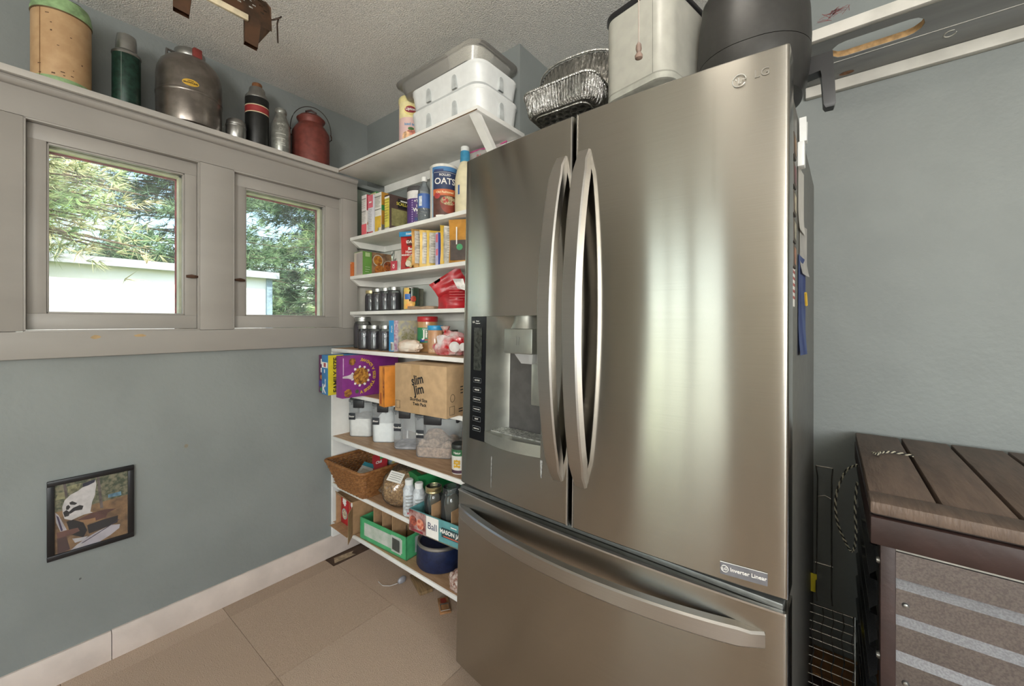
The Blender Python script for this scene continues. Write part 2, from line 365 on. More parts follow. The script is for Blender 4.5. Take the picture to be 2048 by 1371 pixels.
ob('side_panel', box(-2.092, -2.08, 1.198, 1.366, 1.635, 1.95), M('#8f9a8e', .55, var=.04), sh)
ob('back_panel', box(-2.012, XR, 1.3665, 1.3745, .1, 1.05), shelf_white, sh)
ob('back_panel', box(-2.145, XR, 1.3665, 1.3745, 1.055, 1.64), M('#cfd3cd', .5, var=.05, scale=7, name='pale_painted_board'), sh)
for z in (1.655, 1.45, 1.262):
    p = [(1.155, z-.0185), (1.372, z-.0185), (1.372, z-.05), (1.2, z-.05)]
    ob('cleat', prism(p, -2.008, -1.990, axis='x'), shelf_white, sh)
    ob('cleat', box(-1.99, XR, 1.352, 1.366, z-.05, z-.0185), shelf_white, sh)
ob('cleat', box(-1.99, -1.03, 1.352, 1.3735, 1.935, 1.979), shelf_white, sh)
br = B(); loft(br, [[(-1.06, 1.085, 1.98), (-1.024, 1.085, 1.98), (-1.024, 1.115, 1.98), (-1.06, 1.115, 1.98)], [(-1.06, 1.345, 1.70), (-1.024, 1.345, 1.70), (-1.024, 1.372, 1.70), (-1.06, 1.372, 1.70)]])
ob('diagonal_brace', br, shelf_white, sh)
ob('worn_edge', box(-1.998, -1.014, 1.0785, 1.0805, 1.981, 1.985), M('#6b5238', .8, var=.2, scale=30), sh)

# ------------------------------------------------------------------ plank shelf on the right-hand wall
ws = thing('wall_shelf', 'grey painted plank shelf with a cut-out slot on white cleats', 'shelf', (0, 0, 0))
grey = M('#8f9190', .55, var=.08, scale=6, stretch=(.3, 2, 1), bump=.08, bscale=20, name='worn_grey_paint')
def slab_hole(x0, x1, y0, y1, z0, z1, hole):
    bm = B(); outer = [(x0, y0), (x1, y0), (x1, y1), (x0, y1)]
    # ring of quads between the outer rectangle and the slot outline
    n = len(hole); cxh = sum(p[0] for p in hole)/n; cyh = sum(p[1] for p in hole)/n
    def edge(p):
        dx, dy = p[0]-cxh, p[1]-cyh; t = min([((x1 if dx > 0 else x0)-cxh)/dx if abs(dx) > 1e-9 else 1e9, ((y1 if dy > 0 else y0)-cyh)/dy if abs(dy) > 1e-9 else 1e9])
        return (cxh+dx*t, cyh+dy*t)
    hs = list(hole)
    for c in outer:       # rays to the corners keep the outline square
        a = math.atan2(c[1]-cyh, c[0]-cxh); best = None
        for i in range(len(hs)):
            p, q = hs[i], hs[(i+1) % len(hs)]; ap = math.atan2(p[1]-cyh, p[0]-cxh); aq = math.atan2(q[1]-cyh, q[0]-cxh)
            if (ap <= a <= aq): best = (i, p, q)
        if best:
            i, p, q = best; d = (math.cos(a), math.sin(a)); ex, ey = q[0]-p[0], q[1]-p[1]
            den = d[0]*ey-d[1]*ex; t = ((p[0]-cxh)*ey-(p[1]-cyh)*ex)/den; hs.insert(i+1, (cxh+d[0]*t, cyh+d[1]*t))
    ho = [edge(p) for p in hs]
    rings = [[(*p, z) for p in pp] for pp, z in ((hs, z0), (ho, z0), (ho, z1), (hs, z1))]
    vr = [[bm.verts.new(p) for p in r] for r in rings]; m = len(hs)
    for a, b in ((0, 1), (1, 2), (2, 3), (3, 0)):
        for i in range(m):
            j = (i+1) % m; bm.faces.new((vr[a][i], vr[a][j], vr[b][j], vr[b][i]))
    return bm
slot = []
for sx, a0 in ((1, -90), (-1, 90)):
    for i in range(7): t = R(a0+180*i/6); slot.append((.108+sx*.07+.036*math.cos(t), 1.640+.045*math.sin(t)))
slot.sort(key=lambda p: math.atan2(p[1]-1.640, p[0]-.108))
ob('plank', slab_hole(-.06, 1.6, 1.555, 1.704, 2.06, 2.080, slot), grey, ws)
ob('plank', box(-.06, 1.6, 1.7055, 1.846, 2.06, 2.080, bev=.001), grey, ws)
ins = B(); sl = [(p[0], p[1]) for p in slot]
loft(ins, [[(x, y, 2.0612) for x, y in sl], [(x, y, 2.0795) for x, y in sl]], False, False)
for v in ins.verts: v.co.x = .108+(v.co.x-.108)*.997; v.co.y = 1.640+(v.co.y-1.640)*.99
ob('raw_wood_edge', ins, M('#b08d5f', .7, var=.15, scale=60, name='raw_wood'), ws)
ob('front_strip', box(-.06, 1.6, 1.535, 1.5545, 2.059, 2.093, bev=.0015), M('#cfccc4', .5, var=.06, scale=12), ws)
ob('caulk_line', box(.0, 1.6, 1.7035, 1.706, 2.0588, 2.0605), M('#cfccc4', .6), ws)
ob('cleat', box(-.07, 1.6, 1.825, 1.849, 2.022, 2.0595, bev=.0015), M('#c9c6bd', .5, var=.05, scale=12), ws)
ov = B(); quad(ov, [(.045+.02*math.cos(i*PI/9), 1.80+.012*math.sin(i*PI/9), 2.0594) for i in range(18)]); ob('wood_knot', ov, M('#8a5f3c', .7, var=.2, scale=80), ws)
ob('paint_ring', tube([(.28+.013*math.cos(i*PI/6), 1.745+.017*math.sin(i*PI/6), 2.0592) for i in range(11)], .0012, 5), M('#cfccc0', .6), ws)
# ------------------------------------------------------------------ refrigerator
fr = thing('refrigerator', 'tall stainless steel french-door refrigerator with bottom freezer drawer', 'refrigerator', (-.523, .930, .018), (R(-1.4), 0, R(-1.6)))
SAG = .027
def yf(x, e=0): return -SAG*(1-(x/.46)**2)-e
def slab(x0, x1, z0, z1, hole=None, th=.07, radL=.006, radR=.006, e=0):
    """bowed door skin with rounded side edges; hole = (hx0,hx1,hz0,hz1)"""
    bm = B(); xs = []
    for i in range(6): t = PI/2*i/5; xs.append((x0+radL*(1-math.cos(t)), radL*(1-math.sin(t))))
    inner = [x0+radL+(x1-x0-radL-radR)*i/22 for i in range(1, 22)]
    if hole: inner = sorted(inner+[hole[0], hole[1]])
    xs += [(x, 0) for x in inner]
    for i in range(6): t = PI/2*i/5; xs.append((x1-radR*(1-math.cos(PI/2-t)), radR*(1-math.sin(PI/2-t))))
    zs = [z0, z0+.003, (z0+z1)/2, z1-.003, z1]
    if hole: zs = sorted(zs+[hole[2], hole[3]])
    zs2 = sorted(set(zs)); g = {}
    for i, (x, back) in enumerate(xs):
        for j, z in enumerate(zs2):
            inset = .003 if j in (0, len(zs2)-1) else 0
            g[i, j] = bm.verts.new((x, yf(x, e)+back+inset, z))
    for i in range(len(xs)-1):
        for j in range(len(zs2)-1):
            if hole and xs[i][0] >= hole[0]-1e-6 and xs[i+1][0] <= hole[1]+1e-6 and zs2[j] >= hole[2]-1e-6 and zs2[j+1] <= hole[3]+1e-6: continue
            bm.faces.new((g[i,j], g[i+1,j], g[i+1,j+1], g[i,j+1]))
    # sides, top, bottom back to the gasket plane
    n, m = len(xs), len(zs2); yb = th
    def strip(path):
        bk = [bm.verts.new((v.co.x, yb, v.co.z)) for v in path]
        for a, b, c, d in zip(path, path[1:], bk[1:], bk): bm.faces.new((a, b, c, d))
    strip([g[0, j] for j in range(m)]); strip([g[n-1, j] for j in range(m)]); strip([g[i, 0] for i in range(n)]); strip([g[i, m-1] for i in range(n)])
    quad(bm, [(x0, yb, z0), (x1, yb, z0), (x1, yb, z1), (x0, yb, z1)])
    return bm
case_m = M('#77756f', .42, .55, var=.05, scale=40, name='grey_cabinet_steel')
ob('cabinet', box(-.452, .4525, .085, .86, .03, 1.70, bev=.004), case_m, fr)
ob('gasket', box(-.445, .446, .069, .086, .06, 1.70), M('#4c4a48', .7), fr)
ob('kick_plate', box(-.44, .44, .05, .09, .012, .055), black_plastic, fr)
HX0, HX1, HZ0, HZ1 = -.409, -.108, .806, 1.204
dl = ob('left_door', slab(-.46, -.0165, .650, 1.735, (HX0, HX1, HZ0, HZ1), radL=.018), steel, fr)
dr = ob('right_door', slab(-.0035, .46, .650, 1.735), steel, fr)
dw = ob('freezer_drawer', slab(-.46, .46, .06, .627, e=.008, radL=.014), steel, fr)
ob('drawer_top', box(-.452, .452, .0, .068, .6275, .641, bev=.003), M('#6f716e', .4, .6, name='drawer_trim'), fr)
edge = M('#c9c7c3', .25, .9, var=.02, name='polished_edge')
ob('door_edge_strip', box(-.0205, -.0172, yf(0)-.0012, .03, .652, 1.733), edge, dl)
ob('door_edge_strip', box(-.0030, -.0008, yf(0)-.0012, .03, .652, 1.733), edge, dr)
ob('drawer_lip', loft(B(), [[(x, yf(x, .009), .6245), (x, yf(x, .009)+.01, .6245), (x, yf(x, .009)+.01, .6292), (x, yf(x, .009), .6285)] for x in [-.455+.91*i/20 for i in range(21)]]), edge, dw)
ob('door_seam_gasket', box(-.0166, -.0034, .02, .07, .655, 1.73), M('#141414', .8, var=0), fr)
for x in (-.43, .43): ob('hinge_cover', box(x-.02, x+.02, .075, .15, 1.701, 1.72, bev=.006), M('#5e5d5a', .5), fr)
def strap(path, wdir, w, th, outdir):
    """flat bar swept on path; wdir = width direction"""
    rings = []; N = len(path)
    for i, (p, s) in enumerate(path):
        p = Vector(p); a = Vector(path[max(i-1, 0)][0]); b = Vector(path[min(i+1, N-1)][0]); t = (b-a).normalized()
        wv = Vector(wdir); nrm = t.cross(wv).normalized()
        if nrm.dot(Vector(outdir)) < 0: nrm = -nrm
        hw = w/2*s; c = .004
        rings.append([p+wv*(-hw)-nrm*th, p+wv*hw-nrm*th, p+wv*hw-nrm*c, p+wv*(hw-c)+nrm*0, p+wv*(c-hw)+nrm*0, p-wv*hw-nrm*c])
    return loft(B(), rings)
def vhandle(xc, bow):
    pts = []
    for i in range(29):
        t = i/28; z = .762+(1.632-.762)*t; o = bow*max(0, math.sin(PI*t))**.62 if 0 < t < 1 else 0
        s = 1 if .04 < t < .96 else .82
        pts.append(((xc, yf(xc)-.004-o, z), s))
    return strap(pts, (1, 0, 0), .043, .026, (0, -1, 0))
ob('handle', vhandle(-.05, .074), steel_h, dl); ob('handle', vhandle(.021, .066), steel_h, dr)
pts = []
for i in range(41):
    t = i/40; x = -.447+.872*t; o = .06*max(0, math.sin(PI*t))**.6 if 0 < t < 1 else 0
    pts.append(((x, yf(x, .012)-o, .566), 1 if .03 < t < .97 else .85))
ob('handle', strap(pts, (0, 0, 1), .038, .024, (0, -1, 0)), steel_h, dw)
# water and ice dispenser
px1 = -.334
ob('control_panel', loft(B(), [[(x, yf(x)+.002, HZ0+.001), (x, yf(x)+.05, HZ0+.001), (x, yf(x)+.05, HZ1-.001), (x, yf(x)-.0015, HZ1-.001), (x, yf(x)-.0015, HZ0+.001)] for x in [HX0+.001+(px1-HX0-.001)*i/4 for i in range(5)]]), M('#101114', .22, var=0, spec=.25, name='glossy_black_panel'), dl)
cp = dl.children[-1]
cav = B(); N = 24; rows = []
for k in range(9):
    v = k/8; z = HZ0+.035+(HZ1-HZ0-.035)*v; row = []
    for i in range(N+1):
        u = i/N; x = px1+(HX1-px1)*u; s = (1-abs(2*u-1)**2.6)**.55 if 0 < u < 1 else 0
        dep = .115*s*(1-.55*max(0, (v-.8)/.2)**2); row.append((x, yf(x)+dep, z))
    rows.append(row)
loft(cav, rows, False, False, False); top = rows[-1]; bot = rows[0]
for row in (top, bot):
    for a, b in zip(row, row[1:]): quad(cav, [a, b, (b[0], yf(b[0]), b[2]), (a[0], yf(a[0]), a[2])])
bmesh.ops.remove_doubles(cav, verts=cav.verts, dist=1e-5)
disp_m = M('#a9aaa2', .38, .85, var=.05, scale=20, name='satin_dispenser_metal')
ob('dispenser_recess', cav, disp_m, dl)
tray = B(); lp = [(px1+(HX1-px1)*i/16, yf(px1+(HX1-px1)*i/16)-.016*math.sin(PI*i/16)-.001) for i in range(17)]
loft(tray, [[(*p, HZ0+.002) for p in lp+[(HX1, .06), (px1, .06)]], [(*p, HZ0+.036) for p in lp+[(HX1, .06), (px1, .06)]]])
tr_ = ob('drip_tray', tray, disp_m, dl)
for k in range(7):
    y = .0+.012*k
    ob('grille_bar', box(px1+.016, HX1-.016, y-.002, y+.002, HZ0+.0365, HZ0+.040), M('#c7c8c4', .3, .7, var=.2, scale=80), tr_)
sp = ob('spout_housing', box(-.252, -.145, -.022, .075, 1.092, 1.166, bev=.004), disp_m, dl)
ob('spout_neck', lathe([(.05, 1.166), (.042, 1.185), (.04, 1.204)], 20, -.2, .025), disp_m, dl)
ob('ice_chute', loft(B(), [[(-.225+.0, -.005, 1.092), (-.155, -.005, 1.092), (-.155, .06, 1.092), (-.225, .06, 1.092)], [(-.205, .005, 1.062), (-.165, .005, 1.062), (-.165, .05, 1.062), (-.205, .05, 1.062)]]), clear('clear_chute', '#e8ece8', .35, .1), dl)
lv = ob('lever_pad', box(-.206, -.128, .056, .07, .93, 1.068, bev=.004), disp_m, dl)
ob('cup_icon', tube([(-.178, .0548, 1.01), (-.174, .0548, .985), (-.158, .0548, .985), (-.154, .0548, 1.01)], .0012, 4), M('#55564f', .5), lv)
ob('cup_icon', tube([(-.204, -.0228, 1.142), (-.203, -.0228, 1.118), (-.194, -.0228, 1.118), (-.193, -.0228, 1.142)], .001, 4), M('#55564f', .5), sp)
lt = M('#8f9496', .4, var=0, name='panel_print')
def pq(n, x0, x1, z0, z1, m, par, e=.0026): ob(n, quad(B(), [(x0, yf(x0, e), z0), (x1, yf(x1, e), z0), (x1, yf(x1, e), z1), (x0, yf(x0, e), z1)]), m, par)
pq('display', -.392, -.352, 1.03, 1.168, M('#3a3d38', .2, var=.3, scale=90, hex2='#22241f'), cp)
def rzx(x): return math.atan(2*SAG*x/.2116)
def ptxt(s, size, x, z, m, par, e=.003, bold=.01): ob('lettering', txtmesh(s, size, bold), m, par, (x, yf(x, e), z), (PI/2, 0, rzx(x)))
for k, s in enumerate(('ICE PLUS', 'FREEZER', 'REFRIGERATOR', 'WATER FILTER', 'LIGHT', 'ALARM LOCK')):
    z = .998-.031*k
    b = B(); tube([(-.391, yf(-.391, .0026), z-.007), (-.353, yf(-.353, .0026), z-.007), (-.353, yf(-.353, .0026), z+.007), (-.391, yf(-.391, .0026), z+.007)], .0005, 4, b, True)
    ob('button_outline', b, lt, cp); ptxt(s, .0062 if len(s) < 9 else .0045, -.372, z, paper, cp)
ptxt('LG', .009, -.394, 1.186, paper, cp); ptxt('Linear', .006, -.374, 1.189, paper, cp); ptxt('Compressor', .0045, -.373, 1.182, paper, cp)
# badge and sticker
logo = M('#d9d8d3', .3, .6, var=0, name='badge_silver'); x, z = .374, 1.686
b = B(); tube([(x+.0125*math.cos(t), yf(x, .0015), z+.0125*math.sin(t)) for t in [R(-5+350*i/24-350) for i in range(23)]], .0011, 5, b)
tube([(x-.001, yf(x, .0015), z+.006), (x-.001, yf(x, .0015), z-.006), (x+.004, yf(x, .0015), z-.006)], .0009, 5, b); tube([(x+.005, yf(x, .0015), z), (x+.0125, yf(x, .0015), z)], .0009, 5, b)
bmesh.ops.create_icosphere(b, subdivisions=1, radius=.0015, matrix=Matrix.Translation((x-.006, yf(x, .0015), z+.003)))
ob('badge', b, logo, dr)
me = txtmesh('LG', .023, .0); ob('badge_lettering', me, M('#98948d', .35, .8, var=0), dr, (.414, yf(.414, .0012), 1.689), (PI/2, 0, rzx(.414)))
def stick(): 
    st = ob('sticker', quad(B(), [(.344, yf(.344, .001), .664), (.427, yf(.427, .001), .667), (.427, yf(.427, .001), .692), (.344, yf(.344, .001), .689)]), M('#75757a', .35, .3, var=.1, scale=30), dr)
    ob('sticker_line', quad(B(), [(.344, yf(.344, .0015), .6885), (.427, yf(.427, .0015), .6915), (.427, yf(.427, .0015), .6925), (.344, yf(.344, .0015), .6898)]), paper, st)
    o = ob('lettering', txtmesh('Inverter Linear', .0105, .015), paper, st, (.394, yf(.394, .0017), .679), (PI/2, R(-2), rzx(.394)))
    ob('sticker_icon', tube([(.3525+.0065*math.cos(i*PI/6+PI/12), yf(.3525, .0015), .6765+.0065*math.sin(i*PI/6+PI/12)) for i in range(12)], .0008, 4, None, True), paper, st)
    ob('lettering', txtmesh('LG', .007, .02), paper, st, (.3525, yf(.3525, .0017), .6765), (PI/2, 0, rzx(.3525)))
stick()
for (xx, z0, w, L) in ((-.104, .803, .004, .05), (-.30, .77, .0016, .1)):
    ob('dried_drip', quad(B(), [(xx-w, yf(xx, .0008), z0), (xx+w, yf(xx, .0008), z0), (xx+w*.4, yf(xx, .0008), z0-L), (xx-w*.5, yf(xx, .0008), z0-L*.9)]), M('#a5a4a2', .7, .2, var=.2, scale=150), dl)
# ------------------------------------------------------------------ magnets and papers on the side of the fridge (in place on its cabinet)
mw = fr.matrix_basis.copy() if False else Matrix.Translation((-.523, .930, .018)) @ Matrix.Rotation(R(-1.6), 4, 'Z') @ Matrix.Rotation(R(-1.4), 4, 'X')
def on_side(name, label, cat, y, z, w, h, th, mat, group=None, extra=None):
    t = thing(name, label, cat, mw @ Vector((.4529, y, z)), (R(-1.4), 0, R(-1.6)), group)
    ob('body', box(0, th, -w/2, w/2, -h/2, h/2, bev=min(.002, th*.3)), mat, t)
    if extra: extra(t)
    return t
def face_strip(col, th, w, h):
    def go(t): ob('picture', quad(B(), [(th+.0005, -w*.38, -h*.36), (th+.0005, w*.38, -h*.36), (th+.0005, w*.38, h*.36), (th+.0005, -w*.38, h*.36)]), M(col, .4, var=.25, scale=60), t)
    return go
for i, (z, c, nm) in enumerate(((1.57, '#8d6b48', 'topmost tan picture magnet on the side of the refrigerator'), (1.505, '#7a4a4c', 'maroon picture magnet under the topmost one on the refrigerator side'), (1.445, '#b7a98a', 'cream picture magnet, third down on the refrigerator side'), (1.385, '#a39a82', 'pale olive picture magnet, fourth down on the refrigerator side'), (1.33, '#a46d4c', 'orange brown picture magnet, fifth down on the refrigerator side'))):
    on_side('magnet', nm, 'magnet', .115, z, .05, .05, .007, M('#4b4238', .5), 'picture magnets in a column on the refrigerator side', face_strip(c, .007, .05, .05))
def cal(t):
    for k in range(5): ob('printed_line', box(.0032, .0036, -.024, .024, .03-.014*k, .036-.014*k), M('#a34a44', .5), t)
on_side('magnet', 'lowest magnet with red and white stripes on the refrigerator side', 'magnet', .13, 1.265, .055, .085, .003, paper, 'picture magnets in a column on the refrigerator side', cal)
on_side('magnetic_clip', 'white plastic magnetic clip near the top of the refrigerator side', 'clip', .26, 1.60, .03, .06, .014, white_pl, None, lambda t: (ob('clip_jaw', prism([(-.012, 0), (.012, 0), (.02, .055), (.012, .055), (0, .01), (-.012, .055), (-.02, .055)], .004, .018, axis='x'), white_pl, t, (0, 0, .03)),))
def sheet(name, label, cat, y, z, w, h, curl, mat, extra=None):
    t = thing(name, label, cat, mw @ Vector((.4545, y, z)), (R(-1.4), 0, R(-1.6)))
    bm = B(); rows = [[(curl*max(0, .3-j/8)**1.5*2.2+curl*.5*(i/4)**2, -w/2+w*i/4, -h/2+h*j/8) for i in range(5)] for j in range(9)]
    loft(bm, rows, False, False, False); r = bmesh.ops.solidify(bm, geom=bm.faces[:], thickness=.0006)
    ob('sheet', bm, mat, t)
    if extra: extra(t)
sheet('paper_note', 'white paper note held by the clip on the refrigerator side', 'paper', .30, 1.50, .1, .16, .008, paper)
sheet('paper_note', 'folded white paper curling outwards below the clip on the refrigerator side', 'paper', .34, 1.38, .1, .13, .016, M('#d5d2cc', .6, var=.04))
art = M('#4a5a9a', .5, var=.3, scale=18, hex2='#6d7fae', name='blue_violet_print', stretch=(1, 1, .35))
sheet('art_print', 'long blue and violet print hanging low on the refrigerator side', 'print', .32, 1.235, .12, .25, .012, art, lambda t: ob('yellow_stroke', tube([(.012, -.03, .03), (.012, -.005, .0)], .003, 5), M('#c9a53c', .5), t))
# ------------------------------------------------------------------ old flasks and cans on the ledge
LZ = 1.996
t = thing('metal_canister', 'tall chipped tan canister with green bands on the ledge', 'canister', (-2.09, .132, LZ))
tanp = M('#c2a077', .5, var=.1, scale=25, hex2='#b5926a', name='chipped_tan_paint'); grn = M('#8fae7c', .5, var=.15, scale=40)
ob('body', lathe([(.071, .022), (.0716, .03), (.0716, .245), (.070, .248)], 36), tanp, t)
ob('base_band', lathe([(.069, 0), (.071, .002), (.0718, .022), (.0716, .026)], 36), grn, t)
ob('lid', lathe([(.0716, .248), (.0735, .25), (.0735, .262), (.0716, .27), (.070, .285), (.066, .297), (.02, .301)], 36), grn, t)
ob('rim', lathe([(.0722, .246), (.0742, .249), (.0722, .252)], 36), M('#6d5a3c', .5, .4), t)
a = faceaz(-2.09, .132)
ob('side_seam', box(.0712, .0726, -.0006, .0006, .02, .246), M('#7a5633', .6), t, rot=(0, 0, a-.75))
for k in range(14):
    aa = a+random.uniform(-1, 1); z = random.choice([.24, .2, .17, .14, .1, .06, .04]) + random.uniform(-.012, .005); w = random.uniform(.03, .14)
    cpanel(.0719, z, z+random.uniform(.0015, .005), aa, aa+w, M('#5a3f2a', .7, var=.2), t, 'paint_chip', 5)
ob('wire_handle', tube([(.06*math.cos(i*PI/12), .002, .29+.035*math.sin(i*PI/12)) for i in range(13)], .0022, 6), M('#4a4540', .5, .6), t, rot=(0, 0, .9))

t = thing('vacuum_flask', 'dark green vacuum flask with silver cup lid on the ledge', 'flask', (-2.09, .295, LZ))
ob('body', lathe([(.038, 0), (.0405, .004), (.0405, .208), (.0395, .212)], 32), M('#1f3b30', .4, .3, var=.2, scale=60, name='dark_green_enamel'), t)
ob('shoulder', lathe([(.0395, .206), (.0425, .21), (.042, .216), (.034, .224), (.03, .228)], 32), tin, t)
ob('cup', lathe([(.03, .225), (.0305, .24), (.0287, .275), (.027, .285), (.02, .289), (.003, .29)], 32), tin, t)
ob('body_seam', box(.0402, .0412, -.0006, .0006, .004, .206), M('#7f8a80', .4, .4), t, rot=(0, 0, faceaz(-2.09, .295)-.35))

t = thing('picnic_jug', 'big round-shouldered grey picnic jug with red spout lever on the ledge', 'jug', (-2.086, .487, LZ))
gm = M('#8f8881', .3, .85, var=.12, scale=25, hex2='#7d766f', name='dull_grey_metal')
ob('lower_shell', lathe([(.09, 0), (.102, .006), (.108, .03), (.1085, .1), (.1085, .122)], 40), gm, t)
ob('seam_band', lathe([(.1085, .12), (.1105, .123), (.1105, .129), (.1085, .132)], 40), gm, t)
ob('upper_shell', lathe([(.1085, .13), (.1085, .2), (.106, .228), (.096, .256), (.078, .277), (.058, .288), (.053, .29)], 40), gm, t)
ob('cap', lathe([(.05, .288), (.0515, .29), (.0515, .318), (.048, .323), (.01, .325)], 32), tin, t)
a = faceaz(-2.086, .487)
ob('spout_lever', box(.046, .066, -.015, .015, .278, .322, bev=.004), M('#8c3a34', .45, var=.1), t, rot=(0, 0, a+.42))
ob('carry_bail', tube([(.05, -.004, .30), (.075, -.004, .302), (.076, -.004, .272), (.07, -.004, .265)], .005, 6), M('#6d6a66', .4, .8), t, rot=(0, 0, a-1.25))
cdisc(.1092, .152, a+.02, .027, M('#d3a83a', .45, var=.05), t, squash=.5, name='badge')
ctext('LITTLE', .0062, ink, t, .1095, .158, a+.02); ctext('BROWN JUG', .0078, ink, t, .1095, .1505, a+.02, .03)

t = thing('metal_cup', 'small shiny metal cup between the jug and the black flask', 'cup', (-2.05, .641, LZ))
ob('body', lathe([(.034, 0), (.037, .004), (.038, .06), (.0365, .066), (.038, .069), (.036, .085), (.03, .092), (.005, .094)], 30), tin, t)
ob('bead', lathe([(.0378, .06), (.0395, .064), (.0378, .068)], 30), tin, t)

t = thing('vacuum_flask', 'black vacuum flask with a red stripe and cork stopper on the ledge', 'flask', (-2.09, .738, LZ))
ob('body', lathe([(.046, 0), (.048, .004), (.048, .235), (.047, .24)], 32), M('#20211f', .42, .2, var=.12, scale=50, name='black_lacquer'), t)
ob('stripe', lathe([(.0484, .168), (.0484, .196)], 32, cap=False), M('#983434', .45, var=.08), t)
for z in (.164, .196): ob('stripe_border', lathe([(.0484, z), (.0484, z+.004)], 32, cap=False), M('#d9cba6', .5), t)
ob('shoulder', lathe([(.0475, .236), (.0485, .24), (.046, .25), (.033, .268), (.032, .284), (.029, .29), (.026, .292)], 32), tin, t)
ob('cork', lathe([(.02, .288), (.0205, .308), (.019, .312), (.003, .313)], 20), M('#7d5232', .8, var=.2, scale=80), t)

t = thing('milk_bottle', 'frosted grey dairy bottle with embossed crest on the ledge', 'bottle', (-2.06, .829, LZ))
ob('body', lathe([(.038, 0), (.041, .005), (.041, .12), (.0385, .145), (.029, .172), (.024, .185), (.022, .2)], 32), M('#8f9089', .3, .5, var=.1, scale=60, name='frosted_grey_glass'), t)
ob('mouth', lathe([(.022, .198), (.0255, .203), (.0255, .214), (.023, .217), (.023, .222), (.019, .222), (.018, .21)], 28), M('#8f9089', .3, .5, var=.1, scale=60), t)
a = faceaz(-2.06, .819); pale = M('#c7c7bf', .5, var=0)
for k, s in enumerate('DAIRY'):
    ctext(s, .010, pale, t, .0405, .133+.006*math.cos((k-2)*.5), a+(k-2)*.15, .02)
ob('crest', tube([((.0408)*math.cos(a+.16*math.cos(i*PI/6)), .0408*math.sin(a+.16*math.cos(i*PI/6)), .116+.007*math.sin(i*PI/6)) for i in range(12)], .0007, 4, None, True), pale, t)
for z, hw in ((.092, .55), (.07, .45), (.05, .4), (.04, .5)): cpanel(.0414, z, z+.003, a-hw, a+hw, pale, t)

t = thing('cream_can', 'rusty red cream can with lid and wire bail handle on the ledge', 'can', (-2.09, .986, LZ))
rd = M('#7c3f36', .5, .2, var=.15, scale=40, hex2='#6b352d', name='worn_red_paint')
ob('body', lathe([(.083, 0), (.086, .003), (.087, .02), (.087, .165), (.085, .175), (.07, .20), (.06, .212), (.058, .215)], 36), rd, t)
ob('foot_ring', lathe([(.086, .004), (.0885, .008), (.086, .012)], 36), rd, t)
ob('neck_rim', lathe([(.057, .212), (.058, .23), (.065, .238), (.067, .243), (.064, .245)], 36), rd, t)
li = ob('lid', lathe([(.06, .238), (.062, .246), (.052, .258), (.03, .265), (.005, .266)], 32), rd, t)
ob('lid_knob', tube([(-.024, 0, .262), (-.023, 0, .284), (0, 0, .294), (.023, 0, .284), (.024, 0, .262)], .005, 6), M('#3f2420', .5), li, rot=(0, 0, faceaz(-2.09, .986)+PI/2))
ang = faceaz(-2.09, .986)+PI/2
ob('bail_handle', tube([(.094*math.cos(i*PI/20), 0, .172+.14*math.sin(i*PI/20)**.8) for i in range(21)], .002, 6), M('#3d3531', .5, .5), t, rot=(0, 0, ang))
for s in (-1, 1): ob('bail_ear', tube([(s*.086, 0, .15), (s*.096, 0, .16), (s*.096, 0, .178), (s*.09, 0, .185)], .003, 6), M('#4a3530', .5, .4), t, rot=(0, 0, ang))

# ------------------------------------------------------------------ rusty punched-tin piece hung from the ceiling
t = thing('hanging_tin_hood', 'rusty punched tin hood with two legs hanging from the ceiling', 'ornament', (-1.446, .402, 2.102), R(0))
rust = M('#5c4a3c', .65, .45, var=.3, scale=18, hex2='#7a5a44', name='rusted_tin')
bm = B(); rows = []          # curved sheet along y, opening downwards
NX, NY = 26, 34
def sheet_pt(i, j, o=0):
    a = R(-8+115*j/NY); y = -.2+.36*i/NX; r = .105+o; return (-.075+r*math.sin(a)*1.05-.02, y, .02+.2*(1-math.cos(a))*.9+.01)
holes = {(i, j) for i in range(2, NX-1, 3) for j in range(6, NY-1, 4)} | {(i+1, j+2) for i in range(2, NX-2, 3) for j in range(6, NY-3, 4)}
V = {}
for i in range(NX+1):
    for j in range(NY+1):
        a = math.pi*.62*j/NY; y = -.14+.27*i/NX
        V[i, j] = bm.verts.new((.06*math.cos(a)*1.3-.02, y, .0+.17*math.sin(a)*.75+.02))
for i in range(NX):
    for j in range(NY):
        if (i, j) in holes: continue
        bm.faces.new((V[i,j], V[i+1,j], V[i+1,j+1], V[i,j+1]))
bmesh.ops.solidify(bm, geom=bm.faces[:], thickness=.0015)
ob('punched_hood', bm, rust, t)
for y in (-.095, .075):
    lgb = B(); loft(lgb, [[(.058, y-.02, .035), (.060, y+.024, .035), (.03, y+.03, .035), (.028, y-.014, .035)], [(.058, y-.02, -.05), (.062, y+.014, -.055), (.035, y+.02, -.05), (.03, y-.014, -.045)]], False, False)
    bmesh.ops.solidify(lgb, geom=lgb.faces[:], thickness=.0015); ob('leg', lgb, rust, t)
ob('end_plate', prism([(-.09, .03), (.055, .03), (.05, .1), (.01, .14), (-.05, .15), (-.09, .13)], .128, .131), rust, t)
ob('wood_strip', box(.058, .066, -.075, .062, .012, .03, bev=.001), M('#cfc1a3', .7, var=.1, scale=30), t)
hk = B(); tube([(.02, .13, .075), (.03, .145, .08), (.04, .16, .09), (.036, .167, .1), (.03, .161, .095), (.035, .155, .07), (.035, .157, .01)], .0025, 6, hk)
ob('wire_hook', hk, M('#4a3c33', .5, .6), t)
for y in (-.1, .08): ob('hanging_wire', tube([(-.02, y, .145), (-.02, y, .292)], .0012, 5), M('#5a5046', .5, .6), t)

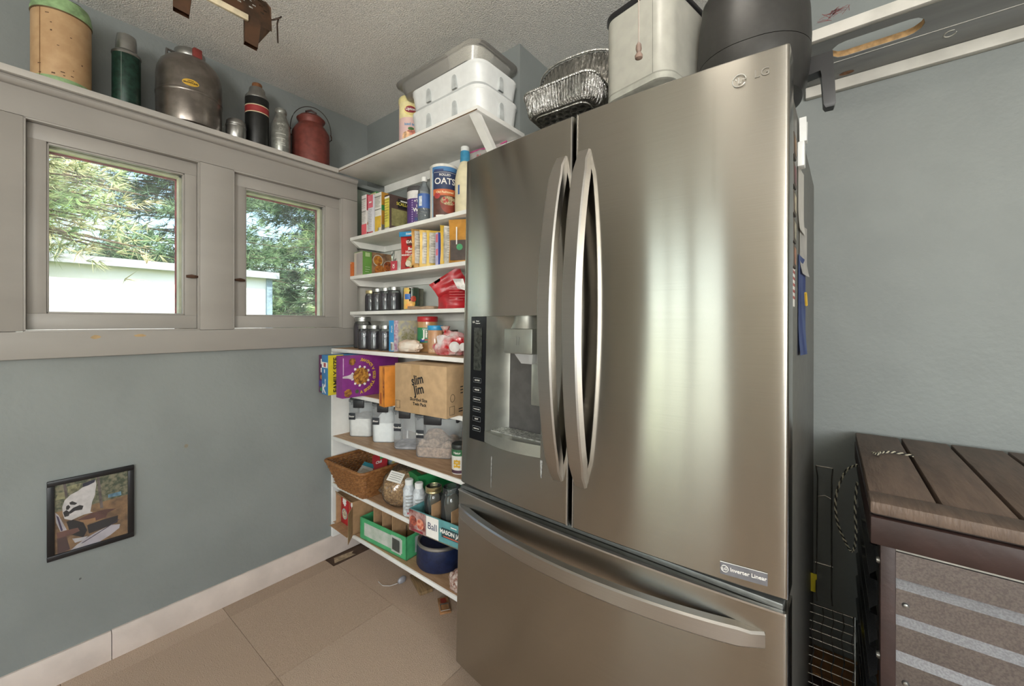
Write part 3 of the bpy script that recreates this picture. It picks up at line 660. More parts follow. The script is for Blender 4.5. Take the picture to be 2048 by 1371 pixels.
# ------------------------------------------------------------------ things on the top shelf
TZ = 2.0
t = thing('drink_mix_canister', 'peach iced tea drink mix canister beside the white tubs', 'canister', (-1.545, 1.19, TZ))
a = faceaz(-1.545, 1.19)
ob('body', lathe([(.050, 0), (.052, .003), (.052, .215), (.050, .218)], 32), M('#e8c6b6', .45, var=.12, scale=14, hex2='#d9b9b8', name='peach_label'), t)
ob('lid', lathe([(.0525, .212), (.054, .216), (.054, .236), (.05, .242), (.01, .242)], 32), M('#e3d79a', .4), t)
cpanel(.0525, .14, .214, a-1.2, a+1.2, M('#ece0a8', .45, var=.08, scale=20), t)
cdisc(.0528, .172, a, .03, M('#e9d98c', .5), t, squash=.8); cdisc(.0531, .176, a, .026, M('#8e2f3c', .4, var=.05), t, squash=.6, name='logo_panel')
ctext('Lipton', .017, paper, t, .0534, .177, a, .03); ctext('Iced tea', .017, M('#4c9ac4', .5, var=0), t, .0529, .108, a, .02)
cdisc(.0528, .06, a+.1, .026, M('#d98b78', .5, var=.25, scale=50), t); cdisc(.0531, .055, a-.35, .02, M('#e6b98f', .5, var=.2, scale=60), t); cdisc(.0534, .088, a+.05, .014, M('#5d8a4c', .5, var=.2), t, squash=.5)

def bus_tub(name, label, z, h, w, d, mat, loc):
    t = thing(name, label, 'tub', (loc[0], loc[1], z), 0)
    bm = B(); prof = [(w-.05, d-.05, .045, 0), (w-.022, d-.022, .05, .012), (w-.004, d-.004, .055, h*.85), (w, d, .055, h*.88), (w, d, .055, h), (w-.006, d-.006, .052, h), (w-.012, d-.012, .05, h*.8), (w-.025, d-.025, .045, .012)]
    loft(bm, [rr(*p, 6) for p in prof]); ob('body', bm, mat, t)
    for x in (-w*.18, w*.18): ob('side_groove', rtubx(x, -d/2+.001, h), M('#c2c6c5', .4), t)
    ob('side_groove', rtubx(0, 0, h, True, w/2-.001), M('#c2c6c5', .4), t)
    return t
def rtubx(x, y, h, side=False, xs=0):
    bm = B(); n = 10; pts = []
    for k in range(n+1): a = PI*k/n; pts.append((.011*math.cos(a), h*.62+.011*math.sin(a)))
    pts += [(-.013, .012), (.013, .012)]
    if side: loft(bm, [[(xs-.006, q, z) for q, z in pts], [(xs+.0008, q, z) for q, z in pts]])
    else: loft(bm, [[(x+q, y+.006, z) for q, z in pts], [(x+q, y-.0008, z) for q, z in pts]])
    return bm
wt = M('#e6e8e6', .3, var=.02, name='white_tub_plastic')
bus_tub('plastic_tub', 'white plastic tub at the bottom of the stack on the top shelf', TZ, .108, .43, .262, wt, (-1.242, 1.238))
bus_tub('plastic_tub', 'white plastic tub in the middle of the stack on the top shelf', TZ+.114, .09, .428, .262, wt, (-1.243, 1.238))
t = thing('clear_tub', 'clear plastic tub with a wide rim on top of the white tubs', 'tub', (-1.285, 1.228, TZ+.205))
cl = clear('clear_tub_plastic', '#fdfcf8', .2, .2, '#fbf8f0')
bm = B(); prof = [(.43, .22, .05, 0), (.45, .236, .055, .006), (.485, .26, .06, .052), (.52, .278, .06, .056), (.53, .284, .06, .06), (.525, .28, .06, .063), (.48, .255, .058, .058), (.445, .23, .05, .009)]
loft(bm, [rr(*p, 6) for p in prof], True, True); ob('body', bm, cl, t)
t = thing('zip_bag', 'clear zip bag of pasta with pink seal behind the refrigerator top', 'bag', (-1.168, 1.312, 1.656), R(6))
ob('bag', pouch_mesh(.2, .31, .06, wob=.012, seed=5), clear('zip_bag_film', '#f4f2f0', .3, .2, '#f0ece8', var=.3), t)
ob('zip_seal', tube([(-.1+.2*i/8, .004*math.sin(i*1.3), .306+.004*math.sin(i)) for i in range(9)], .0035, 6), M('#c9598f', .4), t)
decals(t, (.2, .07, .31), [('t', 'F', .38, .84, .026, 'B/', M('#9a3038', .5, var=0)), ('t', 'F', .36, .78, .018, 'MASTER', M('#9a3038', .5, var=0)), ('t', 'F', .36, .71, .018, 'PORTA', M('#9a3038', .5, var=0))])

# ------------------------------------------------------------------ things on top of the refrigerator
alum = M('#bdbcb8', .25, 1, var=.1, scale=40, bump=.5, bscale=90, name='crinkled_foil', stretch=(3, 3, .5))
def foil_pan(label, loc, rot, w, d, h, rad, ins):
    t = thing('foil_pan', label, 'foil pan', loc, rot, 'foil pans on the refrigerator')
    n = 10; bm = B(); rings = []
    def ring(w, d, r, z, flute):
        pts = []
        base = rr(w, d, r, z, 14); N = len(base); out = []
        for i in range(N):
            a = Vector(base[i]); b = Vector(base[(i+1) % N]); L = (b-a).length; m = max(1, int(L/.004))
            for q in range(m): out.append(a+(b-a)*q/m)
        return out
    base = ring(w-ins*2, d-ins*2, rad*.8, 0, 0); M_ = len(base)
    prof = [(0, 0.0, 0), (.35, .008, .0018), (.8, h*.75, .0022), (1, h*.94, .0015)]
    def at(s, z, fl):
        out = []
        for i, p in enumerate(base):
            c = Vector((0, 0, 0)); nrm = Vector((p.x, p.y, 0)); sx = (w-ins*2+2*ins*s)/(w-ins*2); sy = (d-ins*2+2*ins*s)/(d-ins*2)
            k = 1+fl*(1 if i % 2 else -1)/max(.05, nrm.length)+.004*noise.noise(p*60)
            out.append((p.x*sx*k, p.y*sy*k, z))
        return out
    for s, z, fl in prof: rings.append(at(s, z, fl))
    loft(bm, rings, True, False); bmesh.ops.solidify(bm, geom=bm.faces[:], thickness=.0012); ob('body', bm, alum, t)
    rim = at(1.03, h*.95, 0); ob('rolled_rim', tube(rim[::2], .0038, 6, None, True), alum, t)
    dm = M('#7d7f7c', .3, 1, var=.1)
    for a_ in range(7):
        for b_ in range(4):
            x = (a_-3+(b_ % 2)*.5-.25)*(w-ins*2)*.115; y = (b_-1.5)*(d-ins*2)*.17
            ob('embossed_dimple', lathe([(.009, -.0008), (.0075, -.0022), (.002, -.0028)], 6, x, y), dm, t)
    ob('base_bead', tube(rr((w-ins*2)*.86, (d-ins*2)*.82, rad*.6, -.001, 5), .0022, 5, None, True), alum, t)
    return t
foil_pan('rectangular foil baking pan tilted at the front of the refrigerator top', (-.632, 1.075, 1.828), (R(-4), 0, R(2)), .245, .17, .068, .04, .02)
t = thing('foil_pan', 'large oval foil roasting pan standing behind the smaller foil pan', 'foil pan', (-.70, 1.295, 1.938), (R(-20), 0, R(4)), 'foil pans on the refrigerator')
bm = B(); N = 110; rings = []
for s, z, fl in ((.80, 0, 0), (.84, .012, .012), (.95, .10, .016), (1.0, .128, .01)):
    rings.append([(.165*s*(1+fl*(1 if i % 2 else -1))*math.copysign(abs(math.cos(2*PI*i/N))**.75, math.cos(2*PI*i/N)), .135*s*(1+fl*(1 if i % 2 else -1))*math.copysign(abs(math.sin(2*PI*i/N))**.75, math.sin(2*PI*i/N)), z) for i in range(N)])
loft(bm, rings, True, False); bmesh.ops.solidify(bm, geom=bm.faces[:], thickness=.0012); ob('body', bm, alum, t)
ob('rolled_rim', tube([(.170*math.copysign(abs(math.cos(2*PI*i/48))**.75, math.cos(2*PI*i/48)), .14*math.copysign(abs(math.sin(2*PI*i/48))**.75, math.sin(2*PI*i/48)), .131) for i in range(48)], .004, 6, None, True), alum, t)

t = thing('foil_pan', 'deep foil pan mostly hidden beneath the other two foil pans', 'foil pan', (-.70, 1.31, 1.722), R(2), 'foil pans on the refrigerator')
bm = B(); N = 120
loft(bm, [[(p[0]*(1+f_*(1 if i % 2 else -1)), p[1]*(1+f_*(1 if i % 2 else -1)), z) for i, p in enumerate(rr(.26*s_, .2*s_, .04, 0, 14))] for s_, z, f_ in ((.84, 0, 0), (1*.88, .01, .01), (1, .15, .012))], True, False); bmesh.ops.solidify(bm, geom=bm.faces[:], thickness=.0012); ob('body', bm, alum, t)
ob('rolled_rim', tube(rr(.27, .21, .045, .152, 8), .0035, 6, None, True), alum, t)
t = thing('countertop_appliance', 'white round-ended countertop appliance with black top rim on the refrigerator', 'appliance', (-.376, 1.155, 1.736), R(-12)); t.scale = (.93, 1, 1)
wb = M('#9f9e95', .4, var=.03, scale=30, name='matte_white_shell')
ob('shell', rtub([(.205, .27, .043, .087), (.21, .275, .045, .09), (.21, .275, .045, .29), (.205, .27, .043, .298)], 9), wb, t)
ob('lower_band', rtub([(.20, .265, .042, .068), (.212, .277, .046, .071), (.212, .277, .046, .0855), (.205, .27, .043, .0865)], 9), M('#9c9c93', .4), t)
ob('base_foot', rtub([(.15, .21, .04, .002), (.17, .23, .045, .069)], 9), M('#55554f', .6), t)
ob('top_rim', rtub([(.212, .277, .046, .292), (.217, .282, .047, .296), (.217, .282, .047, .306), (.20, .265, .04, .312)], 9), black_plastic, t)
ob('seam_line', box(.062, .0632, -.1382, -.1374, .09, .3), M('#7c7c76', .6), t)

t = thing('air_fryer', 'black egg-shaped air fryer with a drop handle on the refrigerator', 'air fryer', (-.154, 1.168, 1.728), R(4))
af = M('#2b2a28', .45, var=.06, scale=80, name='satin_black_plastic')
ob('lower_body', rtub([(.17, .18, .08, 0), (.205, .215, .095, .01), (.23, .245, .105, .05), (.24, .25, .108, .10), (.24, .25, .108, .112)], 9), af, t)
ob('upper_body', rtub([(.24, .25, .108, .1135), (.242, .252, .108, .14), (.238, .248, .108, .20), (.222, .232, .105, .27), (.19, .2, .095, .31), (.13, .14, .06, .335), (.05, .06, .02, .343)], 9), af, t)
ob('chrome_line', tube(rr(.222, .232, .105, .272, 9), .0012, 4, None, True), tin, t)
h = B(); hp = [(.112, .072, .09), (.138, .072, .09), (.150, .074, .09), (.158, .04, .085), (.160, -.035, -.02), (.160, -.045, -.03)]
loft(h, [[(.112, -.017, .046), (.112, .017, .046), (.112, .017, .086), (.112, -.017, .086)], [(.136, -.017, .05), (.136, .017, .05), (.158, .017, .088), (.158, -.017, .088)], [(.138, -.016, .04), (.138, .016, .04), (.161, .016, .04), (.161, -.016, .04)], [(.142, -.015, -.028), (.142, .015, -.028), (.164, .015, -.028), (.164, -.015, -.028)], [(.146, -.012, -.036), (.146, .012, -.036), (.161, .012, -.036), (.161, -.012, -.036)]])
ob('handle', h, black_plastic, t)
t = thing('power_cord', 'black power cord looped behind the foil pans on the refrigerator', 'cord', (-.47, 1.36, 1.738))
ob('cable', tube([(0, 0, .004), (.0, -.02, .05), (.005, -.03, .1), (.0, -.02, .16), (-.012, .0, .12), (-.01, .02, .05), (.0, .04, .004)], .0035, 6), black_plastic, t)

# pull cord and its ceiling lamp (lamp unseen above the frame, added to light the ceiling)
t = thing('pull_cord_lamp', 'thin beaded pull cord with brown knob hanging from the ceiling lamp', 'lamp', (-.228, .6, 0))
ob('cord', tube([(0, 0, 2.347), (0, 0, 1.62)], .0011, 5), M('#a89c92', .6), t)
ob('knob', lathe([(.0015, 1.626), (.004, 1.622), (.0046, 1.616), (.003, 1.611), (.006, 1.606), (.0055, 1.602), (.002, 1.6)], 12), M('#8a7468', .5, var=.15), t)
ob('lamp_base', lathe([(.1, 2.394), (.1, 2.386), (.002, 2.386)], 24), white_pl, t)
def lampmat():
    m = bpy.data.materials.new('lit_opal_globe'); m.use_nodes = True; b = m.node_tree.nodes['Principled BSDF']; b.inputs['Base Color'].default_value = (.9, .88, .82, 1)
    b.inputs['Emission Color'].default_value = (1, .93, .82, 1); b.inputs['Emission Strength'].default_value = 24; return m
ob('dome_shade', lathe([(.092, 2.3855), (.088, 2.372), (.07, 2.358), (.04, 2.349), (.002, 2.346)], 28), lampmat(), t)
# ------------------------------------------------------------------ food on the upper shelves
S1, S2, S3, S4, S5, S6, S7, S8 = 1.6555, 1.4505, 1.2625, 1.0725, .8575, .6205, .3805, .1785
crimson = M('#b23a48', .45, var=.06); pink = M('#d56d7c', .45, var=.06); yellow = M('#d9b23c', .45, var=.06); lemon = M('#d8cc57', .45, var=.06)
green = M('#3f8f4c', .45, var=.06); brown = M('#4b3a35', .5, var=.08); amber = M('#c98a34', .5, var=.25, scale=70, hex2='#8f4f22'); orange = M('#cf8331', .5, var=.06)
greytx = M('#8d8d88', .6, var=0, name='grey_print'); darkred = M('#8c2f3a', .5, var=.05); skyb = M('#4f9ccb', .45, var=.05); navy = M('#2e3a5c', .5, var=.06)
def lines(face, u0, u1, v0, v1, n, m=None):
    m = m or greytx
    return [('p', face, u0, u1-(.25*(u1-u0) if k % 3 == 2 else 0), v1-(v1-v0)*k/n-.008, v1-(v1-v0)*k/n, m) for k in range(n)]
carton('food_box', 'tall green and orange box behind the red boxes on the top food shelf', 'box', (-1.965, 1.31, S1), (.055, .09, .262), 0, M('#4c8a52', .5, var=.06), [('p', 'F', .05, .95, .86, .98, M('#d2c7a0', .5)), ('d', 'F', .6, .9, .012, orange), ('p', 'R', .0, .95, .6, .84, M('#7a4a30', .5, var=.3, scale=60)), ('p', 'T', .1, .9, .1, .9, M('#5c9a5c', .5))])
carton('food_box', 'white and red mix box with fruit picture, leftmost at the shelf front', 'box', (-1.925, 1.252, S1), (.046, .135, .218), 0, M('#dcd8d4', .5, var=.03), [('p', 'F', .0, 1, 0, .3, M('#d9606a', .45, var=.05)), ('p', 'R', 0, 1, .62, 1, crimson), ('d', 'R', .2, .3, .022, amber, .2), ('p', 'R', 0, 1, 0, .1, darkred), ('t', 'R', .26, .86, .024, '31', paper, 0, .03), ('p', 'F', .05, .95, .6, .61, ink), ('p', 'F', .05, .95, .9, .91, ink)] + lines('F', .1, .9, .34, .58, 6) + lines('F', .1, .9, .64, .88, 5))
carton('food_box', 'pink and white mix box beside the leftmost red one', 'box', (-1.862, 1.252, S1), (.046, .14, .205), 0, M('#d3d3da', .5, var=.03), [('p', 'F', 0, 1, .68, 1, pink), ('p', 'F', 0, 1, 0, .08, crimson), ('p', 'F', .25, .75, .8, .84, paper)] + lines('F', .15, .85, .12, .64, 12))
carton('food_box', 'white and yellow mix box with a barcode in the middle of the row', 'box', (-1.795, 1.25, S1), (.055, .135, .204), 0, M('#dddbd2', .5, var=.03), [('p', 'F', 0, 1, .02, .42, yellow), ('p', 'F', .55, .95, .04, .13, paper), ('p', 'F', 0, 1, .58, .592, ink), ('p', 'F', 0, 1, .9, .912, ink), ('p', 'R', 0, 1, .2, 1, M('#b98530', .5, var=.06)), ('p', 'R', 0, 1, .55, .68, green), ('p', 'R', 0, 1, 0, .2, M('#7b7c78', .5, var=.15, scale=70))] + lines('F', .1, .9, .62, .88, 7) + [('p', 'F', .58+.03*k, .59+.03*k, .05, .12, ink) for k in range(11)])
carton('food_box', 'yellow and brown scalloped potato box right of the yellow mix box', 'box', (-1.712, 1.255, S1), (.047, .15, .178), R(-2), brown, [('p', 'F', .06, .94, .1, .9, lemon), ('p', 'F', .06, .94, .9, .95, paper), ('p', 'F', .06, .94, .02, .09, M('#cfcac0', .5)), ('p', 'R', .06, .98, .14, .62, M('#8f8a5c', .55, var=.12, scale=60)), ('p', 'R', .3, 1, .66, .93, ink), ('t', 'R', .62, .78, .021, 'SCALLOPED', lemon, 0, .02), ('p', 'R', .4, .8, .85, .89, paper)] + lines('F', .12, .88, .2, .86, 9, brown))
def canister(name, label, cat, x, y, z, r, h, mat, lid, lidh=.02, group=None):
    t = thing(name, label, cat, (x, y, z), 0, group)
    ob('body', lathe([(r*.96, 0), (r, .003), (r, h-lidh), (r*.98, h-lidh+.001)], 32), mat, t)
    if lid: ob('lid', lathe([(r*1.0, h-lidh), (r*1.03, h-lidh+.002), (r*1.03, h-.004), (r*.98, h), (r*.1, h)], 32), lid, t)
    return t, faceaz(x, y)
t, a = canister('protein_tub', 'purple whey protein tub with grey lid on the top food shelf', 'tub', -1.587, 1.27, S1, .053, .202, M('#dedbd8', .45), M('#4c4a4b', .45), .022)
cpanel(.0535, .02, .142, a-1.7, a+1.7, M('#553a78', .45, var=.05, name='purple_label'), t)
ctext('+Top', .019, paper, t, .054, .128, a+.0, .03); ctext('100%', .018, paper, t, .054, .104, a+.14, .03); ctext('WHEY', .025, paper, t, .054, .085, a+.2, .04); ctext('PROTEIN', .009, paper, t, .054, .069, a+.2); cpanel(.054, .058, .063, a-.05, a+.4, paper, t)
cpanel(.0539, .035, .05, a-.32, a-.05, M('#2c3f7a', .45), t); cpanel(.0539, .022, .03, a-.3, a+.5, M('#4a2b20', .5), t); ctext('CHOCOLATE', .008, paper, t, .0543, .026, a+.05)
for k in range(10): cpanel(.0538, .03+.011*k, .035+.011*k, a-.62, a-.5, M('#b7a2cc', .5, var=0), t, n=3)
t = thing('water_bottle', 'clear plastic bottle with blue label next to the rolled oats', 'bottle', (-1.463, 1.205, S1)); a = faceaz(-1.463, 1.205)
ob('body', lathe([(.023, 0), (.029, .004), (.0295, .05), (.0275, .055), (.0295, .06), (.0295, .135), (.027, .155), (.015, .178), (.0115, .185), (.0115, .195)], 26), clear('bottle_plastic', '#dfe4e6', .3, .1, '#aeb6ba'), t)
for z in (.012, .024, .036): ob('rib', lathe([(.0292, z), (.0305, z+.003), (.0292, z+.006)], 26), clear('bottle_rib_plastic', '#dfe4e6', .4, .1, '#9aa4a8'), t)
ob('label', lathe([(.0299, .066), (.0299, .132)], 26, cap=False), M('#4668a8', .4, var=.06), t)
cpanel(.0303, .075, .12, a-.9, a-.35, M('#d6dbe0', .5, var=.1, scale=90), t); ob('cap', lathe([(.0135, .192), (.0138, .21), (.012, .213), (.001, .213)], 18), white_pl, t)
t = thing('oats_canister', 'large cardboard canister of old fashioned rolled oats', 'canister', (-1.362, 1.235, S1)); a = faceaz(-1.362, 1.235)
ob('body', lathe([(.060, 0), (.062, .002), (.062, .226), (.0605, .228)], 36), M('#dcd6cc', .5, var=.03), t)
ob('lid', lathe([(.0615, .226), (.0635, .228), (.0635, .237), (.060, .24), (.056, .236), (.002, .236)], 36), M('#dcdad2', .45), t)
bl = a-.85; brr = a+1.0
cpanel(.0624, .2, .2262, bl-.1, brr+.1, M('#4b7cab', .5, var=.05), t, n=20); cpanel(.0626, .196, .215, bl+.06, a-.05, M('#3a4570', .5), t, n=10)
cpanel(.0624, .0, .2, bl-.12, brr+.1, M('#8fb0c8', .5, var=.05), t, n=20)
cpanel(.0628, .128, .207, bl, brr, navy, t, n=20); cpanel(.0628, .1, .128, bl, brr, M('#c9683a', .5, var=.05), t, n=20); cpanel(.0628, .002, .1, bl, brr, M('#59382f', .5, var=.12, scale=40), t, n=20)
cpanel(.0631, .2, .2012, bl+.08, brr-.08, paper, t, n=20)
ctext('ROLLED', .014, paper, t, .0632, .189, a+.06, .015); ctext('OATS', .038, paper, t, .0632, .161, a+.06, .015); ctext('Old Fashioned', .0135, M('#f0dcae', .5, var=0), t, .0632, .114, a+.06, .02)
bowl = B(); ring = []
for k in range(17):
    u = -1+2*k/16; ring.append((a+.32+u*.62, .075-.052*math.sqrt(max(0, 1-u*u*.98))))
rows = [[(.0634*math.cos(q), .0634*math.sin(q), .078) for q, z in ring], [(.0634*math.cos(q), .0634*math.sin(q), z) for q, z in ring]]
loft(bowl, rows, False, False, False); ob('printed_bowl', bowl, M('#8c3f30', .5, var=.1), t)
cdisc(.0636, .078, a+.32, .036, M('#cdbb98', .6, var=.3, scale=140, hex2='#8a7650'), t, squash=.55)
for k in range(5): cdisc(.0638, .078+random.uniform(-.008, .012), a+.32+random.uniform(-.4, .4), .006, M('#b5483c', .5), t)
cdisc(.0636, .1, a-.5, .014, M('#b23f42', .5), t); cpanel(.0634, .008, .016, a-.6, a, paper, t)
t = thing('coffee_creamer', 'cream bottle with white cap and blue neck beside the refrigerator edge', 'bottle', (-1.24, 1.245, S1)); a = faceaz(-1.24, 1.245)
ob('body', lathe([(.040, 0), (.044, .005), (.044, .16), (.036, .2), (.022, .232), (.018, .245)], 28), M('#d9cfae', .4, var=.04), t)
ob('neck_label', lathe([(.021, .238), (.0215, .242), (.0205, .282), (.019, .285)], 24), M('#3f8fb5', .4, var=.08), t)
ob('cap', lathe([(.018, .284), (.0185, .286), (.0185, .303), (.016, .306), (.001, .306)], 20), white_pl, t)
cpanel(.0445, .09, .13, a-.75, a-.55, M('#3a5f9a', .5, var=0), t)

# shelf 2
carton('small_box', 'small orange carton at the far left end of the pouch shelf', 'box', (-2.018, 1.185, S2), (.04, .06, .075), R(4), M('#b9622c', .5, var=.06), [('p', 'F', .05, .95, .86, .97, M('#d6a070', .5))])
t = carton('pasta_box', 'green pasta dinner box lying on its side with food picture', 'box', (-1.945, 1.262, S2), (.092, .19, .125), R(-3), M('#5d8a3c', .5, var=.05), [('p', 'F', .02, .98, .02, .98, M('#bdb5a8', .5, var=.04)), ('p', 'F', .3, .95, .06, .94, M('#a39b97', .5, var=.03)), ('p', 'R', .26, 1, 0, 1, M('#8a6a4e', .5, var=.2, scale=40)), ('d', 'R', .45, .68, .03, M('#c9c2b4', .5)), ('d', 'R', .45, .68, .026, amber), ('d', 'R', .78, .45, .033, M('#c4bcae', .5)), ('d', 'R', .78, .45, .03, M('#b5652c', .5, var=.4, scale=70, hex2='#6d2f1c')), ('d', 'R', .5, .25, .03, M('#b9742f', .5, var=.3, scale=70, hex2='#7a3a1f'))] + lines('R', .06, .2, .06, .35, 3, paper) + [('p', 'R', .06, .2, .78, .95, M('#a9c08a', .5))])
def pouch(name, label, x, y, z, w, h, th, rz, mat, items=(), lean=0, tilt=0, seed=0, group='foil food pouches on the second shelf', wob=.004, cat='pouch'):
    t = thing(name, label, cat, (x, y, z), (R(tilt), 0, rz), group)
    ob('pouch_body', pouch_mesh(w, h, th, lean, wob, seed), mat, t)
    decals(t, (w, th*1.15+2*wob*.6, h), items); return t
t = pouch('film_packet', 'small clear packet with red corner between the pasta box and red pouch', -1.655, 1.19, S2, .06, .10, .02, R(15), clear('film', '#f0f0ec', .45, .2, '#dad8d2', var=.2), [('p', 'F', .15, .8, .02, .5, crimson), ('t', 'F', .45, .25, .016, 'CK', paper, 90, .03)])
pouch('potato_pouch', 'red mashed potato pouch with blue band at the shelf front', -1.535, 1.195, S2, .125, .178, .03, R(22), M('#b52a28', .35, var=.08), [('p', 'F', .03, .97, .86, .985, M('#2f86b5', .4, var=.05)), ('t', 'F', .5, .92, .014, 'FAMILY', paper, 0, .02), ('p', 'F', .36, .94, .62, .8, M('#5d2a1e', .5)), ('t', 'F', .66, .71, .018, 'IDAHOAN', paper, 0, .02), ('t', 'F', .64, .53, .019, 'Buttery', paper, 0, .03), ('t', 'F', .62, .45, .018, 'Homestyle', paper, 0, .02), ('t', 'F', .55, .37, .011, 'MASHED POTATOES', paper), ('p', 'F', .3, .85, .06, .2, M('#3a2724', .5)), ('d', 'F', .6, .2, .03, M('#cdb77e', .6, var=.25, scale=70), .2), ('d', 'F', .42, .15, .014, M('#d9d2bf', .6))])
gold = M('#b98b46', .38, .3, var=.15, scale=30); silver = M('#b9b4a9', .4, .2, var=.15, scale=50)
def printed(m): return [('p', 'F', .1, .9, .1, .93, silver)] + lines('F', .16, .84, .2, .85, 9, M('#5d554c', .6, var=0))
pouch('side_dish_pouch', 'gold pouch leaning just behind the red potato pouch', -1.452, 1.2, S2, .12, .178, .02, R(62), gold, printed(0), tilt=-4, seed=2)
pouch('side_dish_pouch', 'gold pouch with printed back, second behind the red pouch', -1.415, 1.21, S2, .115, .165, .02, R(58), M('#c2a04a', .38, .2, var=.12, scale=30), printed(0), tilt=5, seed=3)
pouch('side_dish_pouch', 'yellow edged pouch, third behind the red pouch', -1.378, 1.215, S2, .11, .16, .018, R(60), M('#c7a63e', .4, .1, var=.1), printed(0), tilt=4, seed=4)
carton('food_box', 'thin blue and pink box among the pouches', 'box', (-1.333, 1.225, S2), (.02, .11, .142), R(-4), M('#4453a0', .45, var=.06), [('p', 'F', 0, 1, 0, 1, M('#b7b3d4', .5)), ('p', 'F', .2, .9, .3, .5, pink), ('p', 'F', .2, .9, .7, .95, pink), ('d', 'R', .3, .3, .012, paper)] + lines('R', .1, .5, .5, .9, 7, M('#9aa2cc', .5, var=0)))
pouch('side_dish_pouch', 'pouch with bright yellow edge right of the thin blue box', -1.295, 1.225, S2, .115, .172, .016, R(64), yellow, printed(0), seed=6)
pouch('side_dish_pouch', 'silver backed pouch with dense print near the refrigerator', -1.255, 1.215, S2, .115, .165, .022, R(45), silver, lines('F', .12, .88, .12, .92, 13, M('#5d554c', .6, var=0)), seed=7)
pouch('coffee_pouch', 'tall amber and brown pouch with green seal touching the refrigerator edge', -1.19, 1.185, S2, .125, .179, .035, R(30), M('#c28a35', .4, .1, var=.08), [('p', 'F', .1, .95, .04, .5, M('#4a3a30', .5, var=.15)), ('d', 'F', .42, .34, .013, M('#3f9a62', .5)), ('p', 'F', .3, .34, .4, .8, paper)], seed=8)

# shelf 3 and 4: preserving jars
jar_glass = clear('jar_glass', '#eef2f2', .03, .03)
jam = M('#231b26', .25, var=.15, scale=12, hex2='#2c2030', name='dark_jam', coat=.5)
def make_jar(label, r, h, group, gold_lid=False):
    t = thing('preserve_jar', label, 'jar', (0, 0, 0), 0, group); s = h/.12
    ob('glass', lathe([(r*.9, 0), (r, .005), (r, h*.68), (r*.93, h*.78), (r*.82, h*.84), (r*.82, h*.97)], 26), jar_glass, t)
    ob('jam', lathe([(r*.86, .004), (r*.955, .008), (r*.955, h*.67), (r*.88, h*.76), (r*.4, h*.765)], 26), jam, t)
    lm = M('#c9b98c', .35, .7, var=.05) if gold_lid else tin
    ob('screw_band', lathe([(r*.86, h*.85), (r*.9, h*.86), (r*.9, h*.895), (r*.87, h*.9), (r*.9, h*.905), (r*.9, h*.975), (r*.85, h*.985)], 26), lm, t)
    ob('lid_disc', lathe([(r*.86, h*.98), (r*.85, h), (r*.02, h*.995)], 26), lm, t)
    return t
G3 = 'jam jars on the third shelf'; G4 = 'small jam jars on the fourth shelf'
j = make_jar('leftmost jam jar with a golden lid on the shelf of cans', .034, .112, G3, True); j.location = (-1.935, 1.235, S3)
j = make_jar('second jam jar from the left on the shelf of cans', .034, .118, G3); j.location = (-1.864, 1.228, S3)
copy_tree(j, (-1.79, 1.225, S3), label='third jam jar from the left on the shelf of cans')
copy_tree(j, (-1.714, 1.222, S3), label='jam jar touching the cans on the third shelf')
j = make_jar('large tall jam jar at the left end above the cereal', .045, .16, None); j.location = (-1.905, 1.165, S4)
em = M('#4c464e', .3, var=0, name='embossed_glass')
j = make_jar('small jam jar just in front of the tall jar', .034, .118, G4); j.location = (-1.81, 1.118, S4)
a = faceaz(-1.81, 1.118); ob('embossed_script', tube([(.0345*math.cos(a+q), .0345*math.sin(a+q), zz) for q, zz in ((-.4, .04), (-.2, .06), (0, .045), (.1, .065), (.3, .07))], .0009, 4), em, j)
copy_tree(j, (-1.732, 1.122, S4), label='middle one of the three small jam jars above the cereal')
copy_tree(j, (-1.648, 1.127, S4), label='small jam jar touching the blue fruit snack box')
def food_can(label, x, y, z, r, h, mat, group=None, band=None):
    t = thing('food_can', label, 'can', (x, y, z), 0, group)
    ob('label', lathe([(r, .004), (r, h-.004)], 28, cap=False), mat, t)
    ob('can_ends', lathe([(r*.95, 0), (r*1.02, .002), (r, .005), (r, h-.005), (r*1.02, h-.002), (r*.97, h), (r*.95, h-.003), (r*.02, h-.003)], 28), tin, t)
    return t, faceaz(x, y)
t, a = food_can('vegetable can with pale green and blue label behind the fruit can', -1.628, 1.29, S3, .036, .11, M('#b7c27a', .45, var=.25, scale=50, hex2='#d9d3b0')); cpanel(.0364, .045, .1, a-.6, a-.1, M('#3c4c98', .5), t)
t, a = food_can('fruit can with green label and peach picture on the third shelf', -1.572, 1.215, S3, .0366, .108, M('#2f7a4c', .45, var=.06)); cpanel(.037, .004, .104, a-1.1, a-.25, M('#d3b45c', .45, var=.3, scale=45, hex2='#e0a860'), t); cpanel(.0372, .05, .075, a-.9, a-.1, M('#3f6fb5', .45), t); cdisc(.0374, .052, a+.3, .014, M('#b5432c', .5, var=.2, scale=60), t); cdisc(.0373, .03, a+.1, .016, M('#d6a552', .5, var=.2), t); cdisc(.0375, .018, a-.4, .013, M('#d99a4c', .5, var=.2), t); ctext('LOW', .014, lemon, t, .0374, .09, a-.55, .03)
t = thing('kraft_packet', 'flat brown paper packet lying beside the fruit can', 'packet', (-1.46, 1.215, S3), R(12)); bm = box(-.075, .075, -.045, .045, 0, .014, bev=.004)
bmesh.ops.subdivide_edges(bm, edges=bm.edges[:], cuts=3, use_grid_fill=True)
for v in bm.verts: v.co.z = max(0, v.co.z+.006*noise.noise(v.co*40)*(1 if v.co.z > .005 else 0)); 
ob('packet_body', bm, M('#a2886f', .6, var=.15, scale=30), t)
t = thing('red_bag', 'folded red and silver food bag standing at the right of the third shelf', 'bag', (-1.285, 1.225, S3), R(38))
rm = M('#b3242c', .35, var=.12, scale=20)
